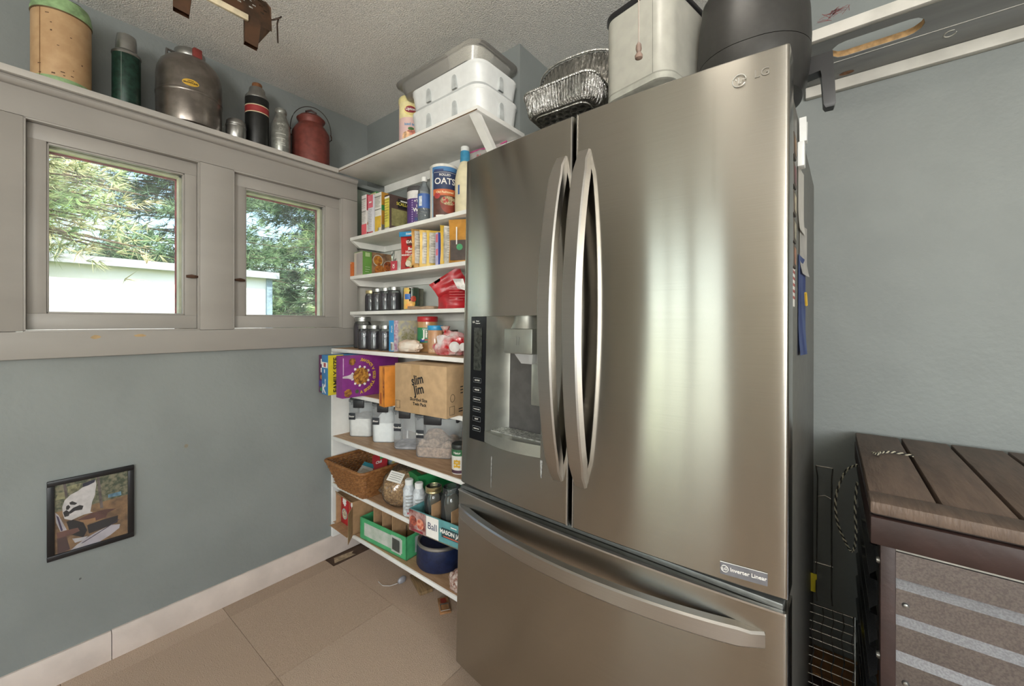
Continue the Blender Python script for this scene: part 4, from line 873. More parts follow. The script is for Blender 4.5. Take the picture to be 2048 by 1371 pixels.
ob('bag_body', pouch_mesh(.145, .125, .085, wob=.014, seed=11), rm, t)
ob('folded_top', pouch_mesh(.15, .09, .02, wob=.01, seed=13), rm, t, (.006, -.012, .068), (R(18), R(-32), 0))
ob('nutrition_panel', quad(B(), [(.02, -.056, .085), (.06, -.058, .075), (.045, -.06, .125), (.0, -.056, .125)]), M('#b9b5b0', .4, .3, var=.2, scale=40), t)
decals(t, (.145, .1, .125), lines('F', .4, .92, .2, .75, 6, M('#d98a88', .5, var=0)))
carton('fruit_snack_box', 'blue and grey patterned snack box beside the jam jars', 'box', (-1.553, 1.17, S4), (.045, .145, .14), R(-7), M('#9a9a98', .5, var=.3, scale=45, hex2='#b9b28c'), [('p', 'F', 0, 1, 0, 1, M('#3f97d0', .45, var=.04)), ('p', 'F', .35, .95, .03, .3, paper), ('t', 'F', .6, .72, .016, 'Fruit', paper, 90, .02), ('p', 'R', 0, .14, 0, 1, M('#a06a92', .5, var=.25, scale=60, hex2='#c9c2c8')), ('p', 'R', .84, 1, .6, 1, M('#3c5fa0', .5)), ('d', 'R', .5, .5, .035, M('#a9a49a', .5, var=.35, scale=60, hex2='#7d7a50'), .3)] + [('p', 'F', .4+.05*k, .42+.05*k, .05, .26, ink) for k in range(10)])
t, a = canister('peanut_butter_jar', 'large peanut butter jar with red lid and green label', 'jar', -1.452, 1.215, S4, .0455, .158, M('#b58a5c', .3, var=.04, coat=.5), M('#b3262c', .35), .024)
cpanel(.046, .04, .108, a-1.5, a+1.5, M('#2f8052', .45, var=.05), t, n=20); ctext('CREAMY', .010, paper, t, .0464, .1, a-.1); ctext('Jif', .046, paper, t, .0465, .078, a-.12, .03)
cpanel(.0464, .044, .056, a-.75, a-.3, M('#2f4fa0', .5), t); cpanel(.0465, .05, .056, a-.3, a+.2, M('#b5342c', .5), t); cdisc(.0467, .054, a+.35, .013, M('#d98a4a', .5), t); 
t, a = canister('peanut_butter_jar', 'smaller nut butter jar with bright blue lid', 'jar', -1.322, 1.15, S4, .0335, .118, M('#b98c66', .3, var=.08, coat=.5), M('#2f8fc0', .35), .02); cpanel(.034, .006, .02, a-1, a+1, M('#c7a583', .4, var=.15, scale=150), t)
t = thing('flour_sack', 'crumpled white plastic bag lying in front of the peanut butter', 'bag', (-1.44, 1.105, S4+.026), R(10)); ob('bag_body', lump(.066, .03, .03, .16, 4, 4, 2.6), M('#d9cfc2', .35, var=.12, scale=14, hex2='#c9a98c'), t)
t, a = food_can('small vegetable can with leafy label behind the red net bag', -1.275, 1.19, S4, .034, .1, M('#5c9a58', .45, var=.4, scale=45, hex2='#c9583c'))
t, a = food_can('silver lidded can at the back beside the refrigerator', -1.205, 1.27, S4, .036, .12, M('#8a8c88', .4, var=.15, scale=50)); cpanel(.0364, .09, .112, a-.8, a+.4, M('#3d3d3a', .5), t)
t = thing('candy_bag', 'shiny red and white candy bag next to the refrigerator', 'bag', (-1.19, 1.125, S4+.04), R(35)); ob('bag_body', lump(.07, .035, .052, .3, 9, 4, 2.2), M('#b8242c', .25, .1, var=.3, scale=16, hex2='#d8d2cf'), t)
ob('tied_neck', lathe([(.01, .04), (.006, .05), (.02, .075), (.004, .078)], 9, -.03, 0), M('#c9b9b2', .3, .1, var=.3, scale=40, hex2='#b8242c'), t)
for x, r in ((.015, .021), (.05, .016)): ob('printed_picture', lathe([(r, 0), (r*.6, .004), (.001, .005)], 18), M('#dcd8d4', .4), t, (x-.0, -.042, -.005), (PI/2, 0, 0))
# ------------------------------------------------------------------ shelf 5: cereal and shipping box
purple = M('#7d2f7c', .42, var=.05, name='cereal_purple'); flake = M('#b9823a', .6, var=.4, scale=60, hex2='#6d4420'); cream = M('#e6d8b4', .5, var=.1)
carton('cereal_box', 'narrow plum cereal box against the wall, half hidden', 'box', (-1.98, 1.125, S5), (.048, .285, .185), R(2), M('#5c2550', .42, var=.06), [('p', 'F', .4, .6, .76, .9, paper), ('p', 'F', .4, .6, .54, .66, paper), ('d', 'F', .5, .42, .01, amber), ('p', 'F', .1, .9, .16, .32, M('#4a3a8a', .5)), ('d', 'F', .5, .09, .01, green), ('p', 'F', .86, 1, 0, 1, M('#c9b46c', .5))])
t = carton('cereal_box', 'blue family size cereal box between the two purple ones', 'box', (-1.893, 1.105, S5), (.07, .285, .19), R(-4), M('#3a78ab', .42, var=.05), [('p', 'F', .05, .95, .68, .82, paper), ('p', 'F', .35, .7, .7, .8, M('#a34a4c', .5, var=0)), ('p', 'F', .44, .56, .55, .64, paper), ('t', 'F', .42, .14, .06, 'K', paper, 0, .02), ('t', 'F', .62, .3, .014, 'Special', paper, 90),
    ('p', 'R', 0, .26, 0, 1, M('#d3c233', .42, var=.04)), ('p', 'R', .26, 1, 0, .86, M('#d5d3d2', .45)), ('t', 'R', .13, .5, .031, 'FAMILY SIZE', M('#3f3a22', .5, var=0), 90, .03), ('t', 'R', .42, .26, .032, "Kellogg's", darkred, 90)])
t = carton('cereal_box', 'bright purple cereal box with spoonful picture lying on its side', 'box', (-1.757, 1.105, S5), (.06, .29, .192), R(-3), purple, [('p', 'R', .01, .02, .55, .95, M('#d6bcd6', .5))])
dims = (.06, .29, .192)
decals(t, dims, [('d', 'R', .31, .5, .042, flake, .22), ('d', 'R', .30, .52, .03, M('#c48f3c', .6, var=.4, scale=90, hex2='#7a4a1c'), .3), ('d', 'R', .16, .86, .016, flake, .3), ('d', 'R', .09, .12, .018, flake, .3), ('d', 'R', .24, .13, .009, M('#4a5a3c', .5))])
for k in range(11):
    q = k*.571; decals(t, dims, [('d', 'R', .31+.15*math.cos(q), .5+.225*math.sin(q), .006, paper, .6)])
ob('printed_spoon', quad(B(), [(.0316, -.144, .092), (.0316, -.118, .089), (.0316, -.095, .08), (.0316, -.093, .112), (.0316, -.118, .103), (.0316, -.144, .1)]), M('#c9bfc4', .4), t)
word = 'A SPOONFUL GOES A LONG WAY'
for k, ch in enumerate(word):
    if ch == ' ': continue
    th = R(-84+168*k/(len(word)-1)); r = .074; cy, cz = -.145+.29*.29, .192*.5
    o = ob('lettering', txtmesh(ch, .0195, .03), M('#d3ad3f', .5, var=0), t, (.0318, cy+r*math.cos(th), cz+r*1.04*math.sin(th)))
    o.rotation_euler = (Matrix.Rotation(PI/2, 3, 'Z') @ Matrix.Rotation(PI/2, 3, 'X') @ Matrix.Rotation(th+PI/2, 3, 'Z')).to_euler()
t = carton('pasta_box', 'slim orange food box standing before the purple cereal', 'box', (-1.437, 1.065, S5), (.046, .19, .165), R(-6), orange, [('p', 'F', .68, 1, 0, 1, M('#c07a2c', .5, var=.2, scale=40, hex2='#8a4a20')), ('p', 'F', .28, .44, .06, .34, M('#8c3020', .5, var=0)), ('p', 'F', .36, .4, .5, .9, M('#e0b070', .5))])
decals(t, (.046, .19, .165), [('d', 'F', .85, .3, .006, M('#7a3a1c', .5)), ('d', 'F', .85, .5, .006, M('#7a3a1c', .5))])
t = carton('shipping_carton', 'large brown cardboard shipping carton with black printed lettering', 'carton', (-1.222, 1.105, S5), (.272, .262, .186), R(5), M('#b0936f', .75, var=.05, scale=30, name='corrugated_kraft', bump=.05, bscale=60))
dm = (.272, .262, .186); ob('tape_strip', quad(B(), [(-.0-.045, -.1313, .0), (.0, -.1313, .0), (.0, -.1313, .186), (-.045, -.1313, .186)]), M('#a98c66', .4, var=.03), t)
decals(t, dm, [('t', 'F', .48, .29, .017, 'Shortbol Size', ink), ('t', 'F', .5, .2, .017, 'Twin Pack', ink), ('p', 'R', .28, .56, .56, .58, ink), ('p', 'R', .28, .5, .5, .52, ink), ('p', 'R', .28, .53, .44, .46, ink), ('p', 'R', .24, .44, .13, .15, ink), ('p', 'R', .24, .46, .08, .1, ink)] + [('p', 'R', .66+.03*k, .675+.03*k, .5, .66, ink) for k in range(10)])
lo = B()
for bars in (((-.045, .008, .125, .134), (-.045, -.036, .098, .134), (-.045, -.014, .098, .106), (-.045, -.014, .113, .12), (-.022, -.014, .08, .12), (-.045, -.014, .08, .087)), ): pass
o = ob('lettering', txtmesh('slim', .05, .025), ink, t, (-.012, -.1318, .128), (PI/2, R(-14), 0)); o.scale = (.8, 1, 1)
o = ob('lettering', txtmesh('Jim', .05, .025), ink, t, (-.004, -.1318, .092), (PI/2, R(-14), 0)); o.scale = (.85, 1, 1)
for (u, v) in ((.02, .05),): ob('box_mark', tube([(-.13, -.1316, .012), (-.108, -.1316, .012), (-.108, -.1316, .042), (-.13, -.1316, .042)], .0008, 4, None, True), ink, t)
ob('box_mark', tube([(.1366, -.115, .01), (.1366, -.09, .01), (.1366, -.09, .04), (.1366, -.115, .04)], .0008, 4, None, True), ink, t)
ob('recycle_mark', tube([(.1366, -.1+.012*math.cos(k*PI/6), .07+.014*math.sin(k*PI/6)) for k in range(12)], .0008, 4, None, True), ink, t)
ob('top_flap_gap', quad(B(), [(-.13, -.003, .1868), (.13, -.003, .1868), (.13, .003, .1868), (-.13, .003, .1868)]), M('#4d3b28', .9), t)

# ------------------------------------------------------------------ shelf 6: flour and sugar containers
bin_m = clear('bin_plastic', '#fafcfc', .2, .14, '#f4f7fa'); lidc = clear('bin_lid_plastic', '#dfe2e3', .35, .15, '#a9aeb2')
blk = M('#232326', .4, var=0, name='black_latch')
def container(label, x, y, w, d, h, fill, fillh, word, rz=0, bump=.02, seed=0):
    t = thing('storage_container', label, 'container', (x, y, S6), rz, 'lidded flour and sugar containers')
    bm = B(); loft(bm, [rr(w*.93, d*.93, .025, 0), rr(w*.97, d*.97, .028, .006), rr(w, d, .03, h*.9), rr(w, d, .03, h*.93)], True, False); ob('bin', bm, bin_m, t)
    fb = B(); rings = [rr(w*.91, d*.91, .024, .003), rr(w*.955, d*.955, .026, .009), rr(w*.96, d*.96, .027, fillh)]; loft(fb, rings, True, False)
    # uneven top surface
    N = 14; g = {}
    for i in range(N+1):
        for k in range(N+1):
            u, v = i/N*2-1, k/N*2-1; e = max(abs(u), abs(v)); q = 1-.12*(abs(u*v)**2)
            zz = fillh+(1-e**4)*bump*(1.2*noise.noise(Vector((u*1.6+seed, v*1.6, 0)))+.55+.25*noise.noise(Vector((u*7, v*7, seed))))
            g[i, k] = fb.verts.new((u*w*.478*q, v*d*.478*q, zz))
    for i in range(N):
        for k in range(N): fb.faces.new((g[i,k], g[i+1,k], g[i+1,k+1], g[i,k+1]))
    ob('contents', fb, fill, t)
    l = ob('lid', rtub([(w*1.02, d*1.02, .032, h*.925), (w*1.04, d*1.04, .034, h*.94), (w*1.02, d*1.02, .03, h*.985), (w*.8, d*.8, .03, h)]), lidc, t)
    ob('latch', box(-w*.22, w*.22, -d*.52-.006, -d*.5+.002, h*.78, h*1.0, bev=.004), blk, l); ob('latch', box(w*.5-.002, w*.52+.006, -d*.22, d*.22, h*.78, h*1.0, bev=.004), blk, l)
    ob('latch', box(-w*.52-.006, -w*.5+.002, -d*.22, d*.22, h*.8, h*1.0, bev=.004), blk, l)
    lab = ob('chalk_label', box(-w*.42, -w*.42+.034, -d*.5-.0015, -d*.5+.001, h*.46, h*.46+.034, bev=.001), M('#20242a', .6), t)
    o = ob('lettering', txtmesh(word, .0125, .02), paper, lab, (-w*.42+.017, -d*.5-.0022, h*.46+.017), (PI/2, 0, 0))
    return t
flour = M('#e8e5e0', .9, var=.03, scale=60); bsug = M('#b99a80', .9, var=.2, scale=80, bump=.4, bscale=120)
container('clear container half full of white sugar beside the side panel', -1.925, 1.195, .13, .15, .19, flour, .092, 'Sugar', R(32), .012, 1)
container('clear container with a heap of white flour, second from the side panel', -1.742, 1.205, .125, .14, .19, M('#eeeeec', .9, var=.02, scale=60), .095, 'Flour', R(35), .04, 3)
container('nearly empty cloudy container under the shipping carton', -1.565, 1.205, .125, .14, .185, M('#a9a4a6', .9, var=.2, scale=30), .012, 'Powder', R(32), .006, 5)
container('widest clear container holding brown sugar', -1.372, 1.215, .18, .155, .185, bsug, .045, 'Brown', R(28), .05, 7)
t, a = canister('seasoning_tin', 'corn tin with yellow kernels standing by the refrigerator edge', 'tin', -1.135, 1.11, S6, .031, .112, M('#d9d6cf', .45, var=.05), M('#2b2f2c', .45), .018)
cpanel(.0315, .07, .094, a-1.4, a+1.4, M('#2f6a42', .45), t); ctext('Natur', .012, paper, t, .0319, .082, a-.35); cpanel(.0315, .004, .016, a-1.4, a+1.4, M('#4b3040', .45), t)
for k in range(9): cdisc(.0319, .03+.010*(k//3)+.002*(k % 2), a-.65+.28*(k % 3), .005, M('#d6a62c', .5, var=.1), t)
t, a = canister('seasoning_tin', 'dark lidded yellow tin behind the corn tin', 'tin', -1.12, 1.185, S6, .03, .142, M('#b9a53c', .45, var=.15), M('#2a2b2c', .45), .03)

# ------------------------------------------------------------------ shelf 7: basket, oats, shakes, mason jar tray
t = thing('wicker_basket', 'brown wicker basket holding seasoning packets', 'basket', (-1.82, 1.135, S7), R(0))
wk = M('#9a6a3c', .6, var=.2, scale=70, hex2='#7d5029', name='woven_willow')
W0, D0, W1, D1, H0 = .235, .18, .335, .265, .135
def bring(s, o=0, wob=0, ph=0):
    w = W0+(W1-W0)*s; d = D0+(D1-D0)*s; base = rr(w+o, d+o, .02, H0*s, 3); out = []; N = len(base)
    for i in range(N):
        a = Vector(base[i]); b = Vector(base[(i+1) % N]); L = (b-a).length; m = max(1, round(L/.0125))
        for q in range(m): out.append(a+(b-a)*q/m)
    return out
weave = B(); rowsn = 17
for k in range(rowsn):
    s = (k+.5)/rowsn; pts = bring(s)
    pts = [p+Vector((p.x, p.y, 0)).normalized()*(.0025 if (i+k) % 2 else -.0025) for i, p in enumerate(pts)]
    ob('weave_strand', tube(pts, .0040, 5, None, True), wk, t)
for i in range(0, 40):
    a = bring(0)[int(i*len(bring(0))/40)]; b = bring(1)[int(i*len(bring(1))/40)]
    ob('stake', tube([a, b], .0022, 5), wk, t)
ob('rolled_rim', tube(bring(1), .008, 7, None, True), wk, t); ob('base_mat', rtub([(W0*.98, D0*.98, .02, .001), (W0*.98, D0*.98, .02, .006)], 3), wk, t)
def packet(label, x, y, z, w, h, rot, mat, items, seed):
    t = thing('seasoning_packet', label, 'packet', (x, y, z), rot, 'seasoning packets in the wicker basket')
    ob('packet_body', pouch_mesh(w, h, .008, 0, .002, seed, 6, 6), mat, t); decals(t, (w, .013, h), items)
packet('yellow seasoning packet leaning at the back of the basket', -1.80, 1.20, S7+.095, .1, .12, (R(-28), R(8), R(15)), M('#c9b433', .42, var=.08), [('d', 'F', .4, .7, .018, crimson), ('p', 'F', .6, .95, .3, .8, M('#8aa04a', .5, var=.2))], 1)
packet('pale blue seasoning packet behind the red ones', -1.715, 1.215, S7+.09, .1, .12, (R(-25), R(-6), R(20)), M('#7fa0b5', .42, var=.2, scale=40, hex2='#b9a95c'), [], 2)
packet('red chili seasoning packet in the middle of the basket', -1.755, 1.16, S7+.08, .1, .105, (R(-40), R(-22), R(25)), M('#a8262f', .42, var=.06), [('t', 'F', .5, .5, .02, 'Chili', paper), ('p', 'F', .55, .9, .62, .9, green)], 3)
packet('second red packet beneath the chili packet', -1.765, 1.13, S7+.05, .095, .1, (R(-50), R(-10), R(20)), M('#98303a', .42, var=.06), [('t', 'F', .5, .6, .018, 'Chili', paper)], 4)
packet('white and teal packet lying at the near side of the basket', -1.80, 1.10, S7+.065, .085, .085, (R(-62), R(14), R(30)), M('#d3d2cc', .42, var=.05), [('p', 'F', .05, .95, .68, .95, M('#3a8a96', .5)), ('p', 'F', .2, .8, .2, .5, M('#b7b5ac', .5))], 5)
t = thing('oat_bag', 'clear bag of rolled oats lying with a white label', 'bag', (-1.545, 1.18, S7+.072), (0, 0, R(8)))
ob('oats', lump(.098, .135, .096, .10, 21, 5, 2.2), M('#b59468', .85, var=.4, scale=110, hex2='#7d5f3e', bump=.9, bscale=150, name='rolled_oats'), t)
ob('bag_film', lump(.102, .14, .1, .12, 21, 4, 2.2), clear('oat_bag_film', '#fbf8f2', .05, .08, '#e9e2d6', var=.1), t)
lab = B(); loft(lab, [[(-.035+.065*i/5, y, .0) for i in range(6)] for y in (-.06, -.035, -.01)], False, False, False)
ob('paper_label', lab, paper, t, (.02, -.075, .088), (R(35), R(14), R(25)))
for k in range(4): ob('printed_line', quad(B(), [(-.028, -.052+.01*k, .001), (.022, -.052+.01*k, .001), (.022, -.0495+.01*k, .001), (-.028, -.0495+.01*k, .001)]), greytx, t, (.02, -.075, .0885), (R(35), R(14), R(25)))
t = thing('shake_carton', 'green and white multipack carton of nutrition shakes', 'carton', (-1.405, 1.236, S7), R(-14)); gc = M('#1f7a42', .45, var=.06, name='green_carton'); w, d, h = .12, .235, .16
bm = B(); loft(bm, [[(-w/2, -d/2, 0), (w/2, -d/2, 0), (w/2, d/2, 0), (-w/2, d/2, 0)], [(-w/2, -d/2, h*.75), (w/2, -d/2, h*.75), (w/2, d/2, h*.75), (-w/2, d/2, h*.75)], [(-w*.34, -d/2, h), (w*.34, -d/2, h), (w*.34, d/2, h), (-w*.34, d/2, h)]]); ob('sleeve', bm, gc, t)
decals(t, (w, d, h), [('p', 'T', .25, .75, .1, .9, M('#8a6a4a', .5, var=.1)), ('p', 'R', .3, .95, .1, .45, M('#c9ccd0', .5, var=.15, scale=50)), ('t', 'T', .5, .5, .03, 'Boost', M('#a8262f', .5, var=0), 90, .03), ('p', 'F', .04, .96, .03, .97, gc), ('d', 'F', .5, .16, .02, crimson), ('t', 'F', .5, .16, .014, '800', paper)])
for k in range(4): ob('die_cut_tab', prism([(-.016, .1), (.016, .1), (.012, .118), (-.012, .118)], 0, .002, axis='x'), M('#cfd1ce', .5), t, (w/2*.86, -.07+.045*k, .02), (0, R(-12), 0))
def shake(label, x, y):
    t = thing('shake_bottle', label, 'bottle', (x, y, S7), 0, 'nutrition shake bottles'); a = faceaz(x, y)
    ob('body', lathe([(.023, 0), (.026, .004), (.026, .05), (.024, .055), (.026, .06), (.026, .11), (.018, .128), (.016, .132)], 22), M('#c4c9cc', .4, var=.12, scale=70), t)
    ob('cap', lathe([(.0175, .13), (.018, .148), (.015, .152), (.001, .152)], 18), white_pl, t)
    for k in range(5): cpanel(.0264, .03+.014*k, .034+.014*k, a-.6, a+.6, greytx, t)
    ctext('800', .012, crimson, t, .0266, .016, a, .03)
shake('white shake bottle standing at the open end of the green carton', -1.418, 1.086)
shake('white shake bottle behind the mason jar tray beside the green carton', -1.355, 1.088)
# mason jar tray
def tray_box(label, cat, loc, rz, w, d, h, mat, liner=kraft, cuts=None):
    t = thing('jar_tray', label, cat, loc, rz); th = .004
    ob('bottom', box(-w/2, w/2, -d/2, d/2, 0, th), liner, t)
    fr_ = ob('front_wall', box(-w/2, w/2, -d/2, -d/2+th, 0, h), mat, t); ob('back_wall', box(-w/2, w/2, d/2-th, d/2, 0, h), mat, t)
    ob('side_wall', box(-w/2, -w/2+th, -d/2, d/2, 0, h), mat, t); ob('side_wall', box(w/2-th, w/2, -d/2, d/2, 0, h), mat, t)
    ob('liner', box(-w/2+th, w/2-th, -d/2+th, -d/2+th+.001, .004, h-.002), liner, t)
    return t
teal = M('#5f9a9c', .5, var=.06, name='teal_carton')
t = tray_box('teal printed mason jar tray holding empty glass jars', 'tray', (-1.19, 1.115, S7), R(4), .262, .2, .085, teal)
decals(t, (.262, .2, .085), [('p', 'F', 0, .36, .02, .98, M('#b9a09a', .5, var=.3, scale=30, hex2='#7a3a34')), ('d', 'F', .09, .5, .02, M('#c2644a', .5, var=.4, scale=60, hex2='#5c2a2c')), ('d', 'F', .24, .45, .02, M('#b5503f', .5, var=.4, scale=60, hex2='#e0a080')), ('p', 'F', .08, .3, .04, .14, darkred), ('p', 'F', .37, .62, .06, .98, paper), ('t', 'F', .495, .55, .036, 'Ball', navy, 0, 0), ('p', 'F', .68, 1, .3, .72, M('#2e4a4e', .5)), ('t', 'F', .88, .55, .021, 'MASON JARS', paper, 0, .03), ('p', 'F', .72, 1, .34, .39, M('#c2604a', .5)), ('p', 'F', .86, .97, .83, .88, paper)])
for x in (-.012, .09): ob('divider', box(x-.0015, x+.0015, -.094, .094, .004, .125), kraft, t)
ob('divider', box(-.125, .125, .0105, .0135, .004, .115), kraft, t)
def mason(label, x, y, z, r, h, band, group='empty mason jars'):
    t = thing('mason_jar', label, 'jar', (x, y, z), 0, group)
    ob('glass', lathe([(r*.88, 0), (r*.98, .006), (r, .02), (r, h*.68), (r*.93, h*.78), (r*.8, h*.84), (r*.8, h*.87), (r*.84, h*.885), (r*.8, h*.9), (r*.82, h*.97), (r*.76, h), (r*.74, h*.97), (r*.75, h*.85), (r*.88, h*.77), (r*.95, h*.67), (r*.95, .02), (r*.8, .01)], 28, cap=True), clear('mason_glass', '#e9eceb', .05, .03, '#cdd2d0'), t)
    if band: ob('screw_band', lathe([(r*.83, h*.86), (r*.88, h*.87), (r*.88, h*.9), (r*.85, h*.91), (r*.88, h*.92), (r*.88, h*.985), (r*.8, h), (r*.78, h*.985)], 28, cap=False), M('#c2b58a', .3, .9, var=.05), t)
    return t
mason('empty mason jar with gold screw band in the teal tray', -1.247, 1.075, S7+.005, .037, .165, True)
mason('tall empty mason jar without a lid in the teal tray', -1.148, 1.08, S7+.005, .043, .185, False)

# ------------------------------------------------------------------ shelf 8
t = thing('pasta_case', 'open kraft case of red pasta boxes at the left end of the bottom shelf', 'case', (-1.885, 1.19, S8), R(-3)); w, d, h = .175, .27, .155
for nm, a in (('bottom', (-w/2, w/2, -d/2, d/2, 0, .004)), ('side_wall', (-w/2, -w/2+.004, -d/2, d/2, 0, h)), ('side_wall', (w/2-.004, w/2, -d/2, d/2, 0, h)), ('back_wall', (-w/2, w/2, d/2-.004, d/2, 0, h)), ('top_panel', (-w/2, w/2, -d/2, d/2, h, h+.004))): ob(nm, box(*a), kraft, t)
fl = B(); loft(fl, [[(w/2-.003, -d/2, .0), (w/2, -d/2, .0), (w/2, -d/2, h*.9), (w/2-.003, -d/2, h*.9)], [(w/2+.03, -d/2-.04, -.018), (w/2+.033, -d/2-.04, -.018), (w/2+.033, -d/2-.04, h*.8), (w/2+.03, -d/2-.04, h*.8)]]); ob('flap', fl, kraft, t)
fl = B(); loft(fl, [[(-w/2, -d/2, h), (w/2, -d/2, h), (w/2, -d/2, h+.004), (-w/2, -d/2, h+.004)], [(-w/2+.01, -d/2-.008, h+.014), (w/2+.0, -d/2-.012, h+.006), (w/2+.0, -d/2-.012, h+.01), (-w/2+.01, -d/2-.008, h+.018)]]); ob('flap', fl, kraft, t)
fl = B(); loft(fl, [[(-w/2, -d/2, 0), (w/2, -d/2, 0), (w/2, -d/2, .003), (-w/2, -d/2, .003)], [(-w/2-.005, -d/2-.03, .0), (w/2, -d/2-.03, .0), (w/2, -d/2-.03, .003), (-w/2-.005, -d/2-.03, .003)]]); ob('flap', fl, kraft, t)
for k, (lb) in enumerate(('red macaroni dinner box at the left inside the kraft case', 'red macaroni dinner box at the right inside the kraft case')):
    carton('macaroni_box', lb, 'box', (-1.93+.077*k, 1.18, S8+.0045), (.072, .2, .142), R(-3), M('#b0262c', .45, var=.05), [('d', 'F', .55, .36, .027, M('#a9b5b0', .5, var=.2, scale=60)), ('d', 'F', .55, .36, .021, M('#c9b79a', .5, var=.3, scale=90)), ('d', 'F', .55, .8, .019, paper, .5), ('p', 'F', .02, .14, .5, .95, M('#c96a4a', .5))], 'red macaroni boxes in the kraft case')
t = tray_box('open green cardboard tray with dividers on the bottom shelf', 'tray', (-1.6, 1.19, S8), R(3), .33, .24, .1, M('#4aa36c', .5, var=.06, name='mint_green_carton'))
decals(t, (.33, .24, .1), [('p', 'F', .1, .92, .22, .82, M('#c2c6bd', .5, var=.12, scale=25, hex2='#a9b5a6')), ('p', 'F', .7, .9, .14, .86, M('#b7bdb4', .5)), ('p', 'R', .2, .9, .15, .85, M('#aeb5b4', .5, var=.1))] + [('p', 'F', .72+.012*k, .727+.012*k, .24, .76, ink) for k in range(14)] + lines('R', .26, .84, .25, .78, 6))
for x in (-.075, -.01, .06): ob('divider', box(x-.0018, x+.0018, -.11, .11, .004, .165), kraft, t)
ob('divider', box(-.16, .16, .02, .0235, .004, .15), kraft, t); ob('back_flap', box(-.16, .13, .112, .116, .1, .17), kraft, t)
j = mason('small canning jar with silver lid inside the green tray', -1.562, 1.16, S8+.005, .026, .12, True); ob('lid_disc', lathe([(.022, .119), (.0215, .1215), (.001, .1215)], 22), tin, j)
t = thing('pet_bowl', 'navy blue steel pet bowl on the bottom shelf', 'bowl', (-1.315, 1.175, S8))
ob('outer_wall', lathe([(.085, 0), (.098, .002), (.104, .012), (.103, .07), (.098, .092)], 44, cap=True), M('#1f2a4c', .4, .2, var=.12, scale=70, name='navy_powder_coat'), t)
ob('inner_bowl', lathe([(.0985, .090), (.101, .094), (.1, .102), (.096, .105), (.09, .1), (.082, .04), (.06, .03), (.001, .03)], 44, cap=False), M('#a9a8a4', .35, .85, var=.15, scale=12), t)
t = thing('dry_food_bag', 'small clear bag of dry food at the right end of the bottom shelf', 'bag', (-1.12, 1.095, S8+.03)); ob('bag_body', lump(.045, .035, .042, .2, 33, 4, 3), M('#8c5c4c', .4, var=.4, scale=90, hex2='#c9b9ae'), t)

# ------------------------------------------------------------------ on the floor
t = thing('wood_block', 'short offcut of wood lying under the bottom shelf', 'wood block', (-1.475, 1.195, .001), R(-20)); ob('block', box(-.075, .075, -.03, .03, 0, .014, bev=.0015), M('#8a7150', .7, var=.15, scale=20, stretch=(1, 8, 1)), t)
t = thing('mouse_trap', 'wooden snap mouse trap on the floor by the refrigerator', 'mouse trap', (-1.285, 1.165, .001), R(-35)); ob('base', box(-.048, .048, -.023, .023, 0, .007, bev=.001), M('#a5784f', .7, var=.15, scale=25), t)
ob('snap_wire', tube([(0, -.018, .009), (.04, -.018, .010), (.04, .018, .010), (0, .018, .009)], .0013, 5), tin, t); ob('spring', tube([(0, -.018+.036*i/40, .010+.003*math.sin(i*1.6)) for i in range(41)], .0012, 4), tin, t); ob('red_mark', quad(B(), [(-.04, -.012, .0076), (-.012, -.014, .0076), (-.006, 0, .0076), (-.014, .013, .0076), (-.04, .01, .0076)]), M('#8a2f20', .6), t)
t = thing('night_light_cord', 'small grey plug with thin white cord on the carpet', 'cord', (-1.565, 1.13, .0)); ob('plug', lump(.012, .022, .016, .15, 3, 3, 4), M('#9a9aa0', .4, .1), t, (.01, .02, .014)); ob('cable', tube([(.005, .0, .006), (-.01, -.03, .003), (-.04, -.05, .003), (-.08, -.045, .003)], .0018, 5), M('#c6c0bb', .5), t)

# ------------------------------------------------------------------ framed cat photograph on the left wall
t = thing('picture_frame', 'black framed photo of a black and white cat on the lower wall', 'picture', (-2.0295, .2, .545), (0, R(-0), 0)); fw, fh = .212, .264
for a in ((-fw/2, fw/2, fh/2-.017, fh/2), (-fw/2, fw/2, -fh/2, -fh/2+.017), (-fw/2, -fw/2+.017, -fh/2+.017, fh/2-.017), (fw/2-.017, fw/2, -fh/2+.017, fh/2-.017)): ob('frame_bar', box(.0, .012, *a, bev=.002), M('#1c1b1d', .35, var=.05), t)
def pp(pts, mat, e, name='photo_patch'): ob(name, quad(B(), [(.004+e, -fw/2+.015+(fw-.03)*u, -fh/2+.015+(fh-.03)*v) for u, v in pts]), mat, t)
def ell(cx, cy, rx, ry, n=18, q=0, rot=0): return [(cx+(rx*math.cos(2*PI*i/n)*math.cos(rot)-ry*math.sin(2*PI*i/n)*math.sin(rot))*(1+q*(random.random()-.5)), cy+(rx*math.cos(2*PI*i/n)*math.sin(rot)+ry*math.sin(2*PI*i/n)*math.cos(rot))*(1+q*(random.random()-.5))) for i in range(n)]
def c2(*pts):
    out = []
    for x, y in pts:
        u = (x-250)/825; yt = 395-173*u; yb = 1160-255*u; out.append((min(1, max(0, u)), min(1, max(0, 1-(y-yt)/(yb-yt)))))
    return out
full = [(0, 0), (1, 0), (1, 1), (0, 1)]
pp(full, M('#a5825c', .5, var=.25, scale=40, hex2='#7a5f46', name='photo_leaves'), 0, 'photo')
pp(c2((245, 395), (1065, 222), (1075, 485), (640, 610), (260, 690)), M('#4a5540', .5, var=.5, scale=90, hex2='#8f8a70', name='photo_trees'), .0002)
pp(c2((300, 480), (370, 470), (365, 540), (265, 560)), M('#b3ad84', .5, var=.2), .0004); pp(c2((390, 410), (540, 370), (500, 450), (400, 480)), M('#a8a47c', .5, var=.3, scale=60), .0004)
